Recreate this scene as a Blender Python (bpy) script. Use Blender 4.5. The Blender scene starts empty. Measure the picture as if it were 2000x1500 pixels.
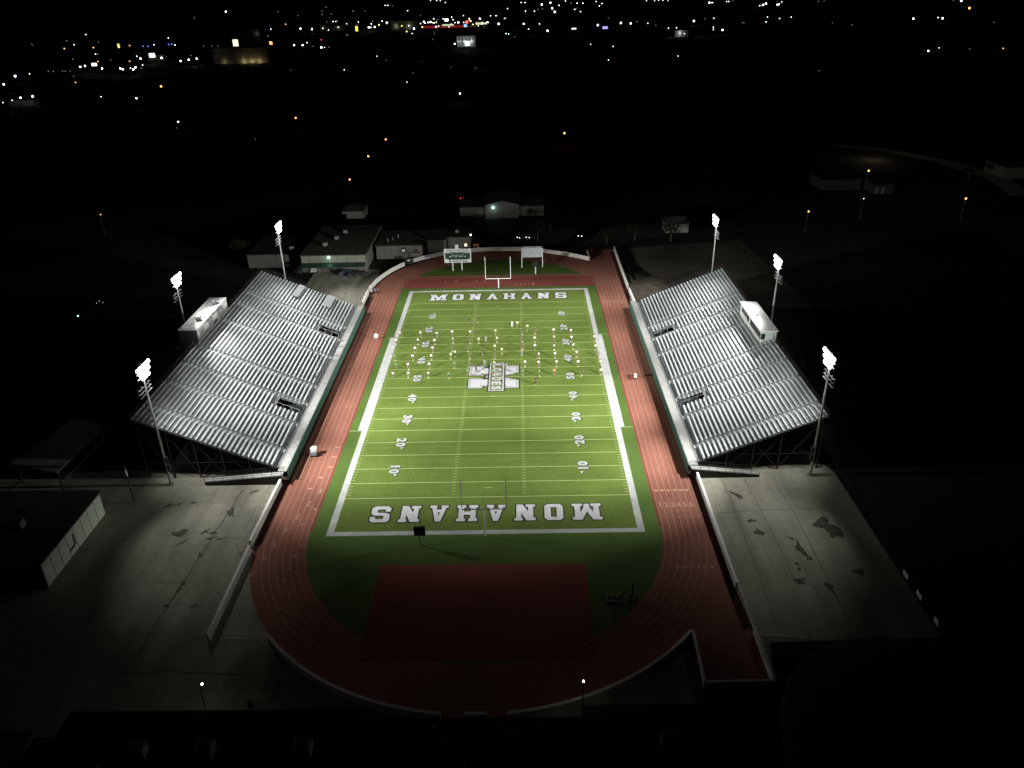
import bpy, bmesh, math, random
from mathutils import Vector, Matrix
random.seed(7)
PI = math.pi
S = bpy.context.scene
COL = S.collection

# ------------------------------------------------------------------ camera, sky, exposure
cam_d = bpy.data.cameras.new('camera')
cam = bpy.data.objects.new('camera', cam_d); COL.objects.link(cam)
cam_d.sensor_fit = 'HORIZONTAL'; cam_d.sensor_width = 36.0
cam_d.lens = 36.0 * 1528.05 / 2000.0
cam_d.clip_start = 1.0; cam_d.clip_end = 20000.0
cam.matrix_world = (Matrix.Translation((6.3151, -156.0263, 78.1041)) @ Matrix.Rotation(math.radians(0.83379), 4, 'Z')
                    @ Matrix.Rotation(math.radians(62.88259), 4, 'X') @ Matrix.Rotation(math.radians(-1.3242), 4, 'Z'))
S.camera = cam

W = bpy.data.worlds.new('World'); S.world = W; W.use_nodes = True
wn = W.node_tree
sky = wn.nodes.new('ShaderNodeTexSky'); sky.sky_type = 'NISHITA'; sky.sun_disc = False
sky.sun_elevation = math.radians(-4.0); sky.sun_rotation = math.radians(200); sky.altitude = 800
bg = wn.nodes['Background']; bg.inputs['Strength'].default_value = 0.00012
wn.links.new(sky.outputs['Color'], bg.inputs['Color'])

S.view_settings.view_transform = 'Standard'; S.view_settings.look = 'None'
S.view_settings.exposure = 0.0; S.view_settings.gamma = 1.0
S.view_settings.use_curve_mapping = False

# floodlight beams: (pole x, pole y, [(aim x, aim y, aim z, half angle deg, blend, watts)])
FLOOD = [
    (-56.3, -40.7, [(-5.1, -29.1, 0, 28.0, 1.0, 169218), (-22.5, -41.3, 0, 28.6, 1.0, 67959), (-44.3, -57.1, 0, 28.0, 1.0, 10679), (-32.3, -24.8, 0, 68.2, 1.0, 18745), (15.9, 20.1, 0, 28.0, 1.0, 434186), (-27.6, 19.8, 0, 40.7, 1.0, 54652)]),
    (56.7, -40.6, [(5.1, -29.1, 0, 28.0, 1.0, 169218), (22.5, -41.3, 0, 28.6, 1.0, 67959), (44.3, -57.1, 0, 28.0, 1.0, 10679), (32.3, -24.8, 0, 68.2, 1.0, 18745), (-15.9, 20.1, 0, 28.0, 1.0, 434186), (27.6, 19.8, 0, 40.7, 1.0, 54652)]),
    (-68.6, 5.0, [(14.2, 30.3, 0, 28.0, 1.0, 145012), (-24.8, 11.5, 0, 28.0, 1.0, 37942), (-13.0, 3.4, 0, 85.8, 1.0, 2136), (-30.2, 32.7, 0, 28.0, 1.0, 21326), (-40.2, 2.5, 0, 36.1, 1.0, 10842), (-33.8, -16.2, 0, 28.0, 1.0, 46168)]),
    (63.4, 9.6, [(-14.2, 30.3, 0, 28.0, 1.0, 145012), (24.8, 11.5, 0, 28.0, 1.0, 37942), (13.0, 3.4, 0, 85.8, 1.0, 2136), (30.2, 32.7, 0, 28.0, 1.0, 21326), (40.2, 2.5, 0, 36.1, 1.0, 10842), (33.8, -16.2, 0, 28.0, 1.0, 46168)]),
    (-57.0, 44.2, [(14.6, 44.5, 0, 28.0, 1.0, 108369), (-21.9, 42.8, 0, 32.6, 1.0, 20147), (-47.1, 37.8, 0, 65.5, 1.0, 1870), (-35.5, 44.4, 0, 45.9, 1.0, 9188), (-33.5, 51.5, 0, 33.6, 1.0, 22350), (-38.7, 8.7, 0, 38.8, 1.0, 14549)]),
    (57.2, 42.5, [(-14.6, 44.5, 0, 28.0, 1.0, 108369), (21.9, 42.8, 0, 32.6, 1.0, 20147), (47.1, 37.8, 0, 65.5, 1.0, 1870), (35.5, 44.4, 0, 45.9, 1.0, 9188), (33.5, 51.5, 0, 33.6, 1.0, 22350), (38.7, 8.7, 0, 38.8, 1.0, 14549)]),
]
FLOOD_COL = (0.97, 1.0, 0.965)

# ------------------------------------------------------------------ materials
MATS = {}
def mat(name, col, rough=0.8, metal=0.0, var=0.0, scale=1.0, var2=0.0, scale2=0.05, emit=None, estr=0.0, bump=0.0, spec=0.4, detail=4.0, streak=None):
    if name in MATS: return MATS[name]
    m = bpy.data.materials.new(name); m.use_nodes = True
    nt = m.node_tree; p = nt.nodes['Principled BSDF']
    p.inputs['Base Color'].default_value = (*col, 1); p.inputs['Roughness'].default_value = rough
    p.inputs['Metallic'].default_value = metal; p.inputs['Specular IOR Level'].default_value = spec
    if var > 0 or var2 > 0:
        tc = nt.nodes.new('ShaderNodeTexCoord')
        n1 = nt.nodes.new('ShaderNodeTexNoise'); n1.inputs['Scale'].default_value = scale; n1.inputs['Detail'].default_value = detail
        n2 = nt.nodes.new('ShaderNodeTexNoise'); n2.inputs['Scale'].default_value = scale2; n2.inputs['Detail'].default_value = 3
        nt.links.new(tc.outputs['Object'], n1.inputs['Vector']); nt.links.new(tc.outputs['Object'], n2.inputs['Vector'])
        def rng(n, v):
            r = nt.nodes.new('ShaderNodeMapRange'); r.inputs['From Min'].default_value = 0.25; r.inputs['From Max'].default_value = 0.75
            r.inputs['To Min'].default_value = 1 - v; r.inputs['To Max'].default_value = 1 + v
            nt.links.new(n.outputs['Fac'], r.inputs['Value']); return r
        a, b = rng(n1, var), rng(n2, var2)
        mu = nt.nodes.new('ShaderNodeMath'); mu.operation = 'MULTIPLY'
        nt.links.new(a.outputs[0], mu.inputs[0]); nt.links.new(b.outputs[0], mu.inputs[1])
        if streak:                         # long worn bands along one axis
            mp = nt.nodes.new('ShaderNodeMapping'); mp.inputs['Scale'].default_value = (streak[0], streak[1], 1)
            n3 = nt.nodes.new('ShaderNodeTexNoise'); n3.inputs['Scale'].default_value = 1.0; n3.inputs['Detail'].default_value = 5
            nt.links.new(tc.outputs['Object'], mp.inputs['Vector']); nt.links.new(mp.outputs[0], n3.inputs['Vector'])
            c = rng(n3, streak[2]); m2 = nt.nodes.new('ShaderNodeMath'); m2.operation = 'MULTIPLY'
            nt.links.new(mu.outputs[0], m2.inputs[0]); nt.links.new(c.outputs[0], m2.inputs[1]); mu = m2
        mx = nt.nodes.new('ShaderNodeVectorMath'); mx.operation = 'SCALE'; mx.inputs[0].default_value = col
        nt.links.new(mu.outputs[0], mx.inputs['Scale']); nt.links.new(mx.outputs[0], p.inputs['Base Color'])
        if bump > 0:
            bp = nt.nodes.new('ShaderNodeBump'); bp.inputs['Strength'].default_value = bump; bp.inputs['Distance'].default_value = 0.02
            nt.links.new(n1.outputs['Fac'], bp.inputs['Height']); nt.links.new(bp.outputs['Normal'], p.inputs['Normal'])
    if emit:
        p.inputs['Emission Color'].default_value = (*emit, 1); p.inputs['Emission Strength'].default_value = estr
        m.cycles.emission_sampling = 'NONE'
    MATS[name] = m; return m

M_DIRT = mat('dark_dirt', (0.030, 0.028, 0.025), 0.95, spec=0.05, var=0.25, scale=0.3, var2=0.5, scale2=0.02)
M_TURF = mat('turf_fibre', (0.103, 0.145, 0.029), 0.75, var=0.20, scale=2.2, var2=0.14, scale2=0.12, streak=(0.02, 0.45, 0.10), bump=0.4, spec=0.10, detail=8)
M_TURF2 = mat('turf_fibre_dark', (0.070, 0.116, 0.024), 0.75, var=0.20, scale=2.2, var2=0.14, scale2=0.12, bump=0.4, spec=0.10, detail=8)
M_PAINT = mat('white_turf_fibre', (0.40, 0.40, 0.385), 0.9, var=0.14, scale=0.8, var2=0.14, scale2=0.25, spec=0.1)
M_LETTER = mat('white_letter_fibre', (0.56, 0.55, 0.56), 0.9, var=0.12, scale=0.8, var2=0.10, scale2=0.25, spec=0.1)
M_LINE = mat('yellowed_line_fibre', (0.30, 0.35, 0.13), 0.9, spec=0.1, var=0.1, scale=1.0)
M_BLACKF = mat('black_turf_fibre', (0.018, 0.02, 0.014), 0.9)
M_GREYF = mat('grey_turf_fibre', (0.11, 0.12, 0.09), 0.9)
M_TRACK = mat('red_track_rubber', (0.245, 0.096, 0.070), 0.9, spec=0.10, streak=(0.5, 0.03, 0.10), var=0.10, scale=1.5, var2=0.18, scale2=0.10, detail=8)
M_PAD = mat('dark_red_rubber', (0.19, 0.050, 0.040), 0.9, spec=0.10, var=0.08, scale=1.5, var2=0.15, scale2=0.1)
M_LANE = mat('lane_paint', (0.46, 0.25, 0.155), 0.8, var=0.1, scale=0.7)
M_LANEF = mat('faded_lane_paint', (0.36, 0.21, 0.13), 0.8, var=0.15, scale=0.9)
M_CONC = mat('weathered_concrete', (0.31, 0.295, 0.235), 0.95, spec=0.1, streak=(0.35, 0.03, 0.28), var=0.13, scale=0.9, var2=0.25, scale2=0.09, detail=8)
M_CRACK = mat('crack_filler', (0.14, 0.13, 0.10), 0.95, var=.3, scale=.8, spec=0.05)
M_PATCH = mat('asphalt_patch', (0.095, 0.088, 0.07), 0.95, var=0.45, scale=1.5, spec=0.05)
M_ASPH = mat('old_asphalt', (0.06, 0.055, 0.05), 0.95, spec=0.05, var=0.2, scale=0.7, var2=0.3, scale2=0.05)
M_ALU = mat('aluminium_plank', (0.72, 0.75, 0.77), 0.55, metal=0.3, var=0.06, scale=0.6)
M_DECK = mat('galvanised_deck', (0.24, 0.25, 0.25), 0.65, metal=0.3, var=0.15, scale=0.7)
M_WALK = mat('walkway_plate', (0.40, 0.385, 0.37), 0.75, metal=0.1, var=0.14, scale=0.8)
M_GREENW = mat('green_painted_wall', (0.035, 0.085, 0.062), 0.6, var=0.1, scale=0.5)
M_STEEL = mat('dark_steel', (0.05, 0.05, 0.055), 0.6, metal=0.3)
M_GALV = mat('galvanised_pole', (0.42, 0.42, 0.40), 0.5, metal=0.3, var=0.1, scale=0.5)
M_WHITE = mat('white_paint', (0.75, 0.75, 0.72), 0.6, var=0.05, scale=0.8)
M_WALLW = mat('white_block_wall', (0.52, 0.48, 0.44), 0.8, var=0.1, scale=0.8, var2=0.12, scale2=0.15)
M_CREAM = mat('cream_metal_panel', (0.22, 0.22, 0.18), 0.7, var=0.12, scale=0.6, var2=0.2, scale2=0.2)
M_TAN = mat('tan_metal_panel', (0.125, 0.112, 0.095), 0.7, var=0.15, scale=0.5, var2=0.2, scale2=0.15)
M_SEAM = mat('panel_seam', (0.06, 0.055, 0.045), 0.7)
M_ROOF = mat('brown_roof', (0.085, 0.075, 0.06), 0.95, spec=0.05, var=0.15, scale=0.4, var2=0.2, scale2=0.05)
M_ROOFD = mat('dark_flat_roof', (0.035, 0.033, 0.035), 0.95, spec=0.05, var=0.2, scale=0.4)
M_ROOFG = mat('grey_metal_roof', (0.20, 0.21, 0.23), 0.6, metal=0.2, var=0.15, scale=0.5, var2=0.2, scale2=0.1)
M_DGREEN = mat('dark_green_panel', (0.012, 0.045, 0.032), 0.5)
M_GLASS = mat('dark_glass', (0.02, 0.022, 0.025), 0.15, spec=0.6)
M_BLACK = mat('black_plastic', (0.012, 0.012, 0.013), 0.6)
M_GREY = mat('grey_metal', (0.25, 0.25, 0.25), 0.6, metal=0.2)
M_LAMPB = mat('lamp_housing', (0.45, 0.45, 0.45), 0.5, metal=0.4)
M_FLOODL = mat('lit_floodlight_lens', (1, 1, 1), 0.3, emit=(0.92, 0.96, 1.0), estr=16)
M_SKIN = mat('skin', (0.26, 0.16, 0.11), 0.7)
M_SHOE = mat('white_shoe', (0.62, 0.66, 0.42), 0.7)
M_SHOEK = mat('dark_shoe', (0.03, 0.03, 0.03), 0.7)
M_HAIR = mat('dark_hair', (0.02, 0.015, 0.012), 0.7)
CLOTH = {
    'white': mat('white_cotton', (0.52, 0.53, 0.50), 0.9), 'green': mat('green_cotton', (0.05, 0.21, 0.10), 0.85),
    'pale': mat('pale_green_cotton', (0.38, 0.48, 0.26), 0.85), 'black': mat('black_cotton', (0.012, 0.012, 0.013), 0.9),
    'grey': mat('grey_cotton', (0.18, 0.18, 0.20), 0.9), 'orange': mat('orange_cotton', (0.55, 0.17, 0.06), 0.85),
    'blue': mat('blue_cotton', (0.18, 0.22, 0.62), 0.85), 'purple': mat('purple_cotton', (0.10, 0.07, 0.30), 0.85),
    'olive': mat('dark_green_cotton', (0.03, 0.06, 0.025), 0.9)}
M_LEAF = mat('dark_foliage', (0.018, 0.025, 0.012), 0.95, spec=0.05, var=0.3, scale=1.0)
M_BARK = mat('bark', (0.07, 0.055, 0.04), 0.95)
def glow(name, col, s): return mat(name, (0.8, 0.8, 0.8), 0.5, emit=col, estr=s)
G = {'w': glow('white_lamp', (0.92, 0.97, 1.0), 4), 'W': glow('bright_white_lamp', (0.92, 0.96, 1.0), 12), 'd': glow('dim_lamp', (0.85, 0.88, 0.8), 0.5),
     'o': glow('sodium_lamp', (1.0, 0.45, 0.14), 1.7), 'O': glow('bright_sodium_lamp', (1.0, 0.38, 0.11), 3.4), 'b': glow('blue_lamp', (0.15, 0.2, 1.0), 3),
     'B': glow('bluish_white_lamp', (0.65, 0.72, 1.0), 6), 'r': glow('red_lamp', (1.0, 0.06, 0.04), 4), 'y': glow('yellow_lamp', (1.0, 0.78, 0.15), 4),
     'g': glow('greenish_lamp', (0.45, 1.0, 0.75), 8), 'v': glow('violet_lamp', (0.45, 0.35, 1.0), 2)}
GNAME = {'w': 'small white', 'W': 'bright white', 'd': 'faint pale', 'o': 'orange', 'O': 'large bright orange', 'b': 'deep blue', 'B': 'large bluish white',
         'r': 'red', 'y': 'yellow', 'g': 'greenish white', 'v': 'violet'}

# ------------------------------------------------------------------ object helpers
WL = {}
def wl(o): return WL.get(o.name, Vector((0, 0, 0)))
def tag(o, label=None, cat=None, group=None, kind=None):
    if label: o['label'] = label
    if cat: o['category'] = cat
    if group: o['group'] = group
    if kind: o['kind'] = kind
    return o
def thing(name, label, cat, loc=(0, 0, 0), rz=0.0, group=None):
    o = bpy.data.objects.new(name, None); COL.objects.link(o)
    o.location = loc; o.rotation_euler = (0, 0, rz); o.empty_display_size = 0.3
    WL[o.name] = Vector(loc); return tag(o, label, cat, group)
def copy_tree(o, parent=None):
    c = o.copy(); COL.objects.link(c)
    if parent is not None: c.parent = parent
    for ch in o.children: copy_tree(ch, c)
    return c

class MB:
    def __init__(s): s.v = []; s.f = []
    def add(s, vs, fs):
        n = len(s.v); s.v += [tuple(v) for v in vs]; s.f += [tuple(i + n for i in f) for f in fs]; return s
    def box(s, x0, x1, y0, y1, z0, z1):
        return s.add([(x0, y0, z0), (x1, y0, z0), (x1, y1, z0), (x0, y1, z0), (x0, y0, z1), (x1, y0, z1), (x1, y1, z1), (x0, y1, z1)],
                     [(0, 3, 2, 1), (4, 5, 6, 7), (0, 1, 5, 4), (1, 2, 6, 5), (2, 3, 7, 6), (3, 0, 4, 7)])
    def beam(s, a, b, w, h=None, up=(0, 0, 1)):
        h = h or w; a = Vector(a); b = Vector(b); d = (b - a).normalized(); u = Vector(up)
        if abs(d.dot(u)) > 0.98: u = Vector((0, 1, 0))
        r = d.cross(u).normalized() * w / 2; t = r.cross(d).normalized() * h / 2
        vs = [a - r - t, a + r - t, a + r + t, a - r + t, b - r - t, b + r - t, b + r + t, b - r + t]
        return s.add(vs, [(0, 3, 2, 1), (4, 5, 6, 7), (0, 1, 5, 4), (1, 2, 6, 5), (2, 3, 7, 6), (3, 0, 4, 7)])
    def tube(s, a, b, r0, r1=None, n=8):
        r1 = r0 if r1 is None else r1; a = Vector(a); b = Vector(b); d = (b - a).normalized()
        u = Vector((0, 0, 1)) if abs(d.z) < 0.95 else Vector((1, 0, 0))
        x = d.cross(u).normalized(); y = d.cross(x)
        vs = [a + (x * math.cos(2 * PI * i / n) + y * math.sin(2 * PI * i / n)) * r0 for i in range(n)] + \
             [b + (x * math.cos(2 * PI * i / n) + y * math.sin(2 * PI * i / n)) * r1 for i in range(n)]
        return s.add(vs, [(i, (i + 1) % n, n + (i + 1) % n, n + i) for i in range(n)] + [tuple(range(n))[::-1], tuple(range(n, 2 * n))])
    def path(s, pts, r, n=6):
        for a, b in zip(pts[:-1], pts[1:]): s.tube(a, b, r, r, n)
        return s
    def poly(s, pts, z):
        A = sum(pts[i][0] * pts[(i + 1) % len(pts)][1] - pts[(i + 1) % len(pts)][0] * pts[i][1] for i in range(len(pts)))
        if A < 0: pts = pts[::-1]
        return s.add([(x, y, z) for x, y in pts], [tuple(range(len(pts)))])
    def rect(s, x0, x1, y0, y1, z): return s.poly([(x0, y0), (x1, y0), (x1, y1), (x0, y1)], z)
    def prism(s, pts, z0, z1):
        n = len(pts); A = sum(pts[i][0] * pts[(i + 1) % n][1] - pts[(i + 1) % n][0] * pts[i][1] for i in range(n))
        if A < 0: pts = pts[::-1]
        return s.add([(x, y, z0) for x, y in pts] + [(x, y, z1) for x, y in pts],
                     [tuple(range(n))[::-1], tuple(range(n, 2 * n))] + [(i, (i + 1) % n, n + (i + 1) % n, n + i) for i in range(n)])
    def strip(s, pts, w, z):           # flat ribbon of width w along a polyline
        L = []; R = []
        for i, p in enumerate(pts):
            a = Vector(pts[max(i - 1, 0)]); b = Vector(pts[min(i + 1, len(pts) - 1)]); d = (b - a).normalized()
            nx, ny = -d.y * w / 2, d.x * w / 2
            L.append((p[0] + nx, p[1] + ny)); R.append((p[0] - nx, p[1] - ny))
        n = len(pts)
        return s.add([(x, y, z) for x, y in L] + [(x, y, z) for x, y in R], [(n + i, n + i + 1, i + 1, i) for i in range(n - 1)])
    def wall(s, pts, t, z0, z1):       # upright wall of thickness t along a polyline
        for a, b in zip(pts[:-1], pts[1:]):
            pass
        L = []; R = []
        for i, p in enumerate(pts):
            a = Vector(pts[max(i - 1, 0)]); b = Vector(pts[min(i + 1, len(pts) - 1)]); d = (b - a).normalized()
            L.append((p[0] - d.y * t / 2, p[1] + d.x * t / 2)); R.append((p[0] + d.y * t / 2, p[1] - d.x * t / 2))
        n = len(pts); vs = [(x, y, z0) for x, y in L] + [(x, y, z0) for x, y in R] + [(x, y, z1) for x, y in L] + [(x, y, z1) for x, y in R]
        fs = []
        for i in range(n - 1):
            fs += [(n + i, n + i + 1, 3 * n + i + 1, 3 * n + i), (i + 1, i, 2 * n + i, 2 * n + i + 1), (3 * n + i, 3 * n + i + 1, 2 * n + i + 1, 2 * n + i)]
        fs += [(0, n, 3 * n, 2 * n), (2 * n - 1, n - 1, 3 * n - 1, 4 * n - 1)]
        return s.add(vs, fs)
    def ball(s, c, rx, ry=None, rz=None, n=10, m=7, half=None):
        ry = ry or rx; rz = rz or rx; vs = []; fs = []
        for j in range(m + 1):
            th = PI * j / m
            for i in range(n):
                vs.append((c[0] + rx * math.sin(th) * math.cos(2 * PI * i / n), c[1] + ry * math.sin(th) * math.sin(2 * PI * i / n), c[2] + rz * math.cos(th)))
        for j in range(m):
            for i in range(n): fs.append((j * n + i, (j + 1) * n + i, (j + 1) * n + (i + 1) % n, j * n + (i + 1) % n))
        return s.add(vs, fs)
    def xf(s, Mx): s.v = [tuple(Mx @ Vector(v)) for v in s.v]; return s
    def build(s, name, m, parent=None, smooth=False):
        me = bpy.data.meshes.new(name); off = wl(parent) if parent is not None else Vector((0, 0, 0))
        me.from_pydata([tuple(Vector(v) - off) for v in s.v], [], s.f)
        if m: me.materials.append(m)
        if smooth:
            for p in me.polygons: p.use_smooth = True
        o = bpy.data.objects.new(name, me); COL.objects.link(o)
        if parent is not None: o.parent = parent; WL[o.name] = off
        return o
def struct(name, mb, m, parent=None):
    o = mb.build(name, m, parent)
    if parent is None: o['kind'] = 'structure'
    return o

def text_mb(body, size=1.0, bold=0.0, sx=1.0):
    """flat outline of a word, baseline start at 0,0 -> (list of verts, faces, width, height)"""
    cu = bpy.data.curves.new('t', 'FONT'); cu.body = body; cu.size = size; cu.offset = bold; cu.resolution_u = 3
    o = bpy.data.objects.new('t', cu); COL.objects.link(o)
    bpy.context.view_layer.update()
    me = bpy.data.meshes.new_from_object(o.evaluated_get(bpy.context.evaluated_depsgraph_get()))
    vs = [(v.co.x * sx, v.co.y) for v in me.vertices]; fs = [tuple(p.vertices) for p in me.polygons]
    bpy.data.objects.remove(o); bpy.data.curves.remove(cu); bpy.data.meshes.remove(me)
    x0 = min(v[0] for v in vs); x1 = max(v[0] for v in vs); y0 = min(v[1] for v in vs); y1 = max(v[1] for v in vs)
    vs = [(v[0] - (x0 + x1) / 2, v[1] - (y0 + y1) / 2) for v in vs]
    return vs, fs, x1 - x0, y1 - y0
def put_text(mb, body, centre, right, up, size_h, width=None, bold=0.02, nrm_off=0.0):
    vs, fs, w, h = text_mb(body, 1.0, bold)
    ky = size_h / h; kx = (width / w) if width else ky
    c = Vector(centre); r = Vector(right); u = Vector(up); n = r.cross(u) * nrm_off
    mb.add([c + r * (x * kx) + u * (y * ky) + n for x, y in vs], fs)

# ------------------------------------------------------------------ ground, lots, track, field
struct('ground', MB().rect(-9000, 9000, -1500, 12000, -0.03), M_DIRT)
lotL = struct('parking_lot_left', MB().poly([(-90, -93), (-8, -93), (-8, -70), (-30, -56), (-36.8, -50), (-36.8, 76), (-57, 76), (-57, 44), (-59, 39), (-59, -36), (-90, -36)], 0.0), M_CONC)
struct('yard_corner', MB().poly([(6, -93.5), (28.2, -93.5), (28.2, -75), (6, -80)], 0.0), M_CONC)
lotR = struct('parking_lot_right', MB().poly([(36.95, -86.7), (36.95, -30), (58, -30), (61.2, -40), (61.2, -79), (38.5, -79.5)], 0.0), M_CONC)
struct('dirt_yard', MB().poly([(36.95, -30), (36.95, 92), (80, 100), (84, 40), (58, -30)], -0.004), mat('brown_dirt', (.085, .072, .056), .95, var=.35, scale=.5, var2=.5, scale2=.08, spec=.05))
def noisy(pts, amp, seed, sub=5):
    rnd = random.Random(seed); out = []
    for a, b in zip(pts[:-1], pts[1:]):
        for k in range(sub):
            t = k / sub; out.append((a[0] + (b[0] - a[0]) * t + rnd.uniform(-amp, amp), a[1] + (b[1] - a[1]) * t + rnd.uniform(-amp, amp)))
    out.append(pts[-1]); return out
cr = MB()
for i, (pts, w) in enumerate([([(-43.0, -42.5), (-43.6, -52), (-44.2, -62), (-44.9, -72), (-45.4, -82)], 0.22), ([(-38.5, -40.5), (-39.2, -50), (-39.5, -64), (-40, -80)], 0.07),
        ([(-51, -54.5), (-47, -54.3), (-43.4, -54.8)], 0.1), ([(-43.6, -56), (-39, -55.8)], 0.1), ([(-50, -66), (-44.3, -66.5)], 0.12), ([(-44.8, -71), (-40, -71.2)], 0.08),
        ([(-43.3, -50), (-39, -50.6), (-37, -50.2)], 0.07), ([(-57, -46), (-50, -46.3), (-43.3, -45.7)], 0.05), ([(-52, -42), (-52.5, -60), (-53.5, -80)], 0.06),
        ([(-60, -76), (-48, -76.3), (-37.5, -77.2)], 0.08), ([(-50, -84), (-40, -83.2), (-30, -84)], 0.2), ([(-40.2, -43), (-38.4, -43.3), (-37, -43.8)], 0.08)]):
    cr.strip(noisy(pts, 0.16, i), w, 0.004)
cr.build('pavement_crack', M_CRACK, lotL)
def blob(mb, cx, cy, rx, ry, seed, rot=0.0, z=0.008):
    rnd = random.Random(seed); pts = []; ph = [rnd.uniform(0, 2 * PI) for _ in range(6)]; am = [.18, .20, .12, .10, .07, .05]; n = 48
    for k in range(n):
        a = 2 * PI * k / n; q = .85 + sum(am[i] * math.sin((i + 2) * a + ph[i]) for i in range(6)) + rnd.uniform(-.05, .05); x = math.cos(a) * rx * q; y = math.sin(a) * ry * q
        pts.append((cx + x * math.cos(rot) - y * math.sin(rot), cy + x * math.sin(rot) + y * math.cos(rot)))
    z += .0007 * (seed % 60)
    mb.add([(cx, cy, z)] + [(x, y, z) for x, y in pts], [(0, 1 + i, 1 + (i + 1) % n) for i in range(n)])
pt = MB()
for i, a in enumerate([(-49.5, -54.6, 1.6, 0.9), (-42.9, -49.2, .6, 1.4), (-45.5, -54.3, .9, .35), (-44.0, -54.6, .6, .5), (-43.9, -56.0, .8, .4), (-42.5, -56.2, .5, .3), (-52.7, -46.6, .5, .35),
                       (-50.3, -46.2, .5, .4), (-48.2, -57, .9, .3), (-44.3, -66.6, .4, .6), (-54.3, -47.0, 1.1, .4), (-40.8, -43.2, .9, .4), (-45.0, -71.3, .5, .4), (-41.0, -71.3, .5, .3),
                       (-44.1, -60.2, .35, .7), (-44.5, -68.0, .35, .7)]):
    blob(pt, *a, seed=i, rot=0.4 * (i % 3))
pt.build('pavement_patch', M_PATCH, lotL)
# faded white drips and tyre lines on the far left yard
cr = MB()
for i, (pts, w) in enumerate([([(41.2, -42), (41.0, -56), (40.2, -76)], 0.1), ([(45, -41.5), (45.5, -60), (45.4, -78)], 0.1), ([(50, -41), (50.6, -58), (50, -77)], 0.13),
        ([(38.5, -51.2), (46, -50.6), (55, -50.2)], 0.15), ([(54.5, -42), (55.5, -58)], 0.08), ([(41, -60.3), (47, -60.2)], 0.06), ([(43, -52), (43.4, -66)], 0.07), ([(47.6, -55), (48, -72)], 0.07),
        ([(38.8, -41.5), (39, -47), (38.6, -60)], 0.05)]):
    cr.strip(noisy(pts, 0.12, 40 + i), w, 0.004)
cr.build('pavement_crack', M_CRACK, lotR)
pt = MB()
for i, a in enumerate([(43.4, -56.4, .7, 1.1), (43.0, -53.4, .9, .5), (54.3, -54.8, 2.0, 1.9), (55.6, -56.8, 1.4, 1.2), (48.6, -60.7, .6, 2.2), (42.5, -46.4, .5, 1.6), (47.9, -58.0, .25, .9), (50, -69.2, 1.1, .7), (46.2, -67.8, 1.0, .7),
                       (55.4, -66.0, 1.0, .7), (46.9, -64.0, .4, .4), (46.9, -65.2, .4, .3), (49.2, -62.9, .5, .5)]):
    blob(pt, *a, seed=60 + i, rot=0.5 * (i % 4))
pt.build('pavement_patch', M_PATCH, lotR)
struct('roadway', MB().poly([(-30, 100), (40, 100), (60, 108), (60, 118), (-70, 118), (-70, 108)], 0.0), M_ASPH)

CY = 54.6
def oval(r, n=40, far=0.0, y0=-CY, y1=CY):
    """closed racetrack outline of radius r"""
    pts = [(r * math.cos(PI * i / n), y1 + (r + far) * math.sin(PI * i / n)) for i in range(n + 1)]
    return pts + [(-r * math.cos(PI * i / n), y0 - r * math.sin(PI * i / n)) for i in range(n + 1)]
trk = MB().poly(oval(36.45, far=1.6), 0.009)
trk.rect(28.55, 36.6, -86.6, -54.0, 0.004).rect(28.0, 36.7, 54.0, 92, 0.0045)
track = struct('running_track', trk, M_TRACK)
turf = struct('playing_field', MB().rect(-25.6, 25.6, -56.0, 56.0, 0.016), M_TURF)
struct('turf_margin', MB().rect(-27.95, -25.59, -54.6, 58, 0.0145).rect(25.59, 27.95, -54.6, 58, 0.0145).rect(-25.59, 25.59, 55.98, 58, 0.0145), M_TURF2)
struct('turf_surround', MB().poly([p for p in oval(28.15) if p[1] <= 0] + [(28.15, 0)], 0.0125).poly([(28.15 * math.cos(a), CY + 29.0 * math.sin(a)) for a in [0.5 + (PI - 1.0) * i / 30 for i in range(31)]], 0.0125), M_TURF2)
struct('jump_pad', MB().rect(-15.6, 15.4, -82.0, -63.2, 0.0165), M_PAD)
struct('jump_runway', MB().rect(-27.9, 28.1, 58.02, 66.8, 0.020), M_PAD)
struct('running_track_edge', MB().rect(-28.45, -27.96, -CY, CY, 0.022).rect(27.96, 28.45, -CY, CY, 0.022), M_PAD)

struct('wall_shadow_strip', MB().rect(-36.4, -35.2, -58, 52, .0285).rect(35.45, 36.5, -77, 90, .0285), mat('shadowed_track_rubber', (.050, .021, .017), .95, spec=.05, var=.2, scale=.8))  # shadow of the track-side walls, painted on as dark maroon strips
lanes = MB()
for k in range(7):
    r = 28.5 + 1.045 * k
    lanes.strip(oval(r, 60, far=0.03 * k) + [oval(r, 60)[0]], 0.075, 0.026)
lanes.build('lane_line', M_LANE, track)
ln = MB()
for k in range(6):                                   # straight continuation into both right hand chutes
    x = 29.2 + 1.15 * k
    ln.strip([(x, -CY - 1.5), (x + 0.35, -70), (x + 0.9, -86)], 0.05, 0.029)
    ln.strip([(x - .3, CY + 1.5), (x - .1, 70), (x, 90)], 0.05, 0.029)
ln.strip([(35.3, -CY), (35.3, CY)], 0.06, 0.029)
for y in (60.6, 62.0, 63.2, 65.6): ln.strip([(-27, y), (27, y)], 0.06, 0.029)
ln.strip([(28.5, -50.35), (34.9, -50.35)], 0.06, 0.032); ln.strip([(28.5, -52.1), (34.9, -52.1)], 0.07, 0.032)
ln.strip([(-34.9, -45.45), (-28.5, -45.45)], 0.06, 0.032)
ln.strip([(28.5, 37.2), (34.9, 37.2)], 0.06, 0.032)
ln.build('faded_line', M_LANEF, track)
zz = MB()
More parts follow.
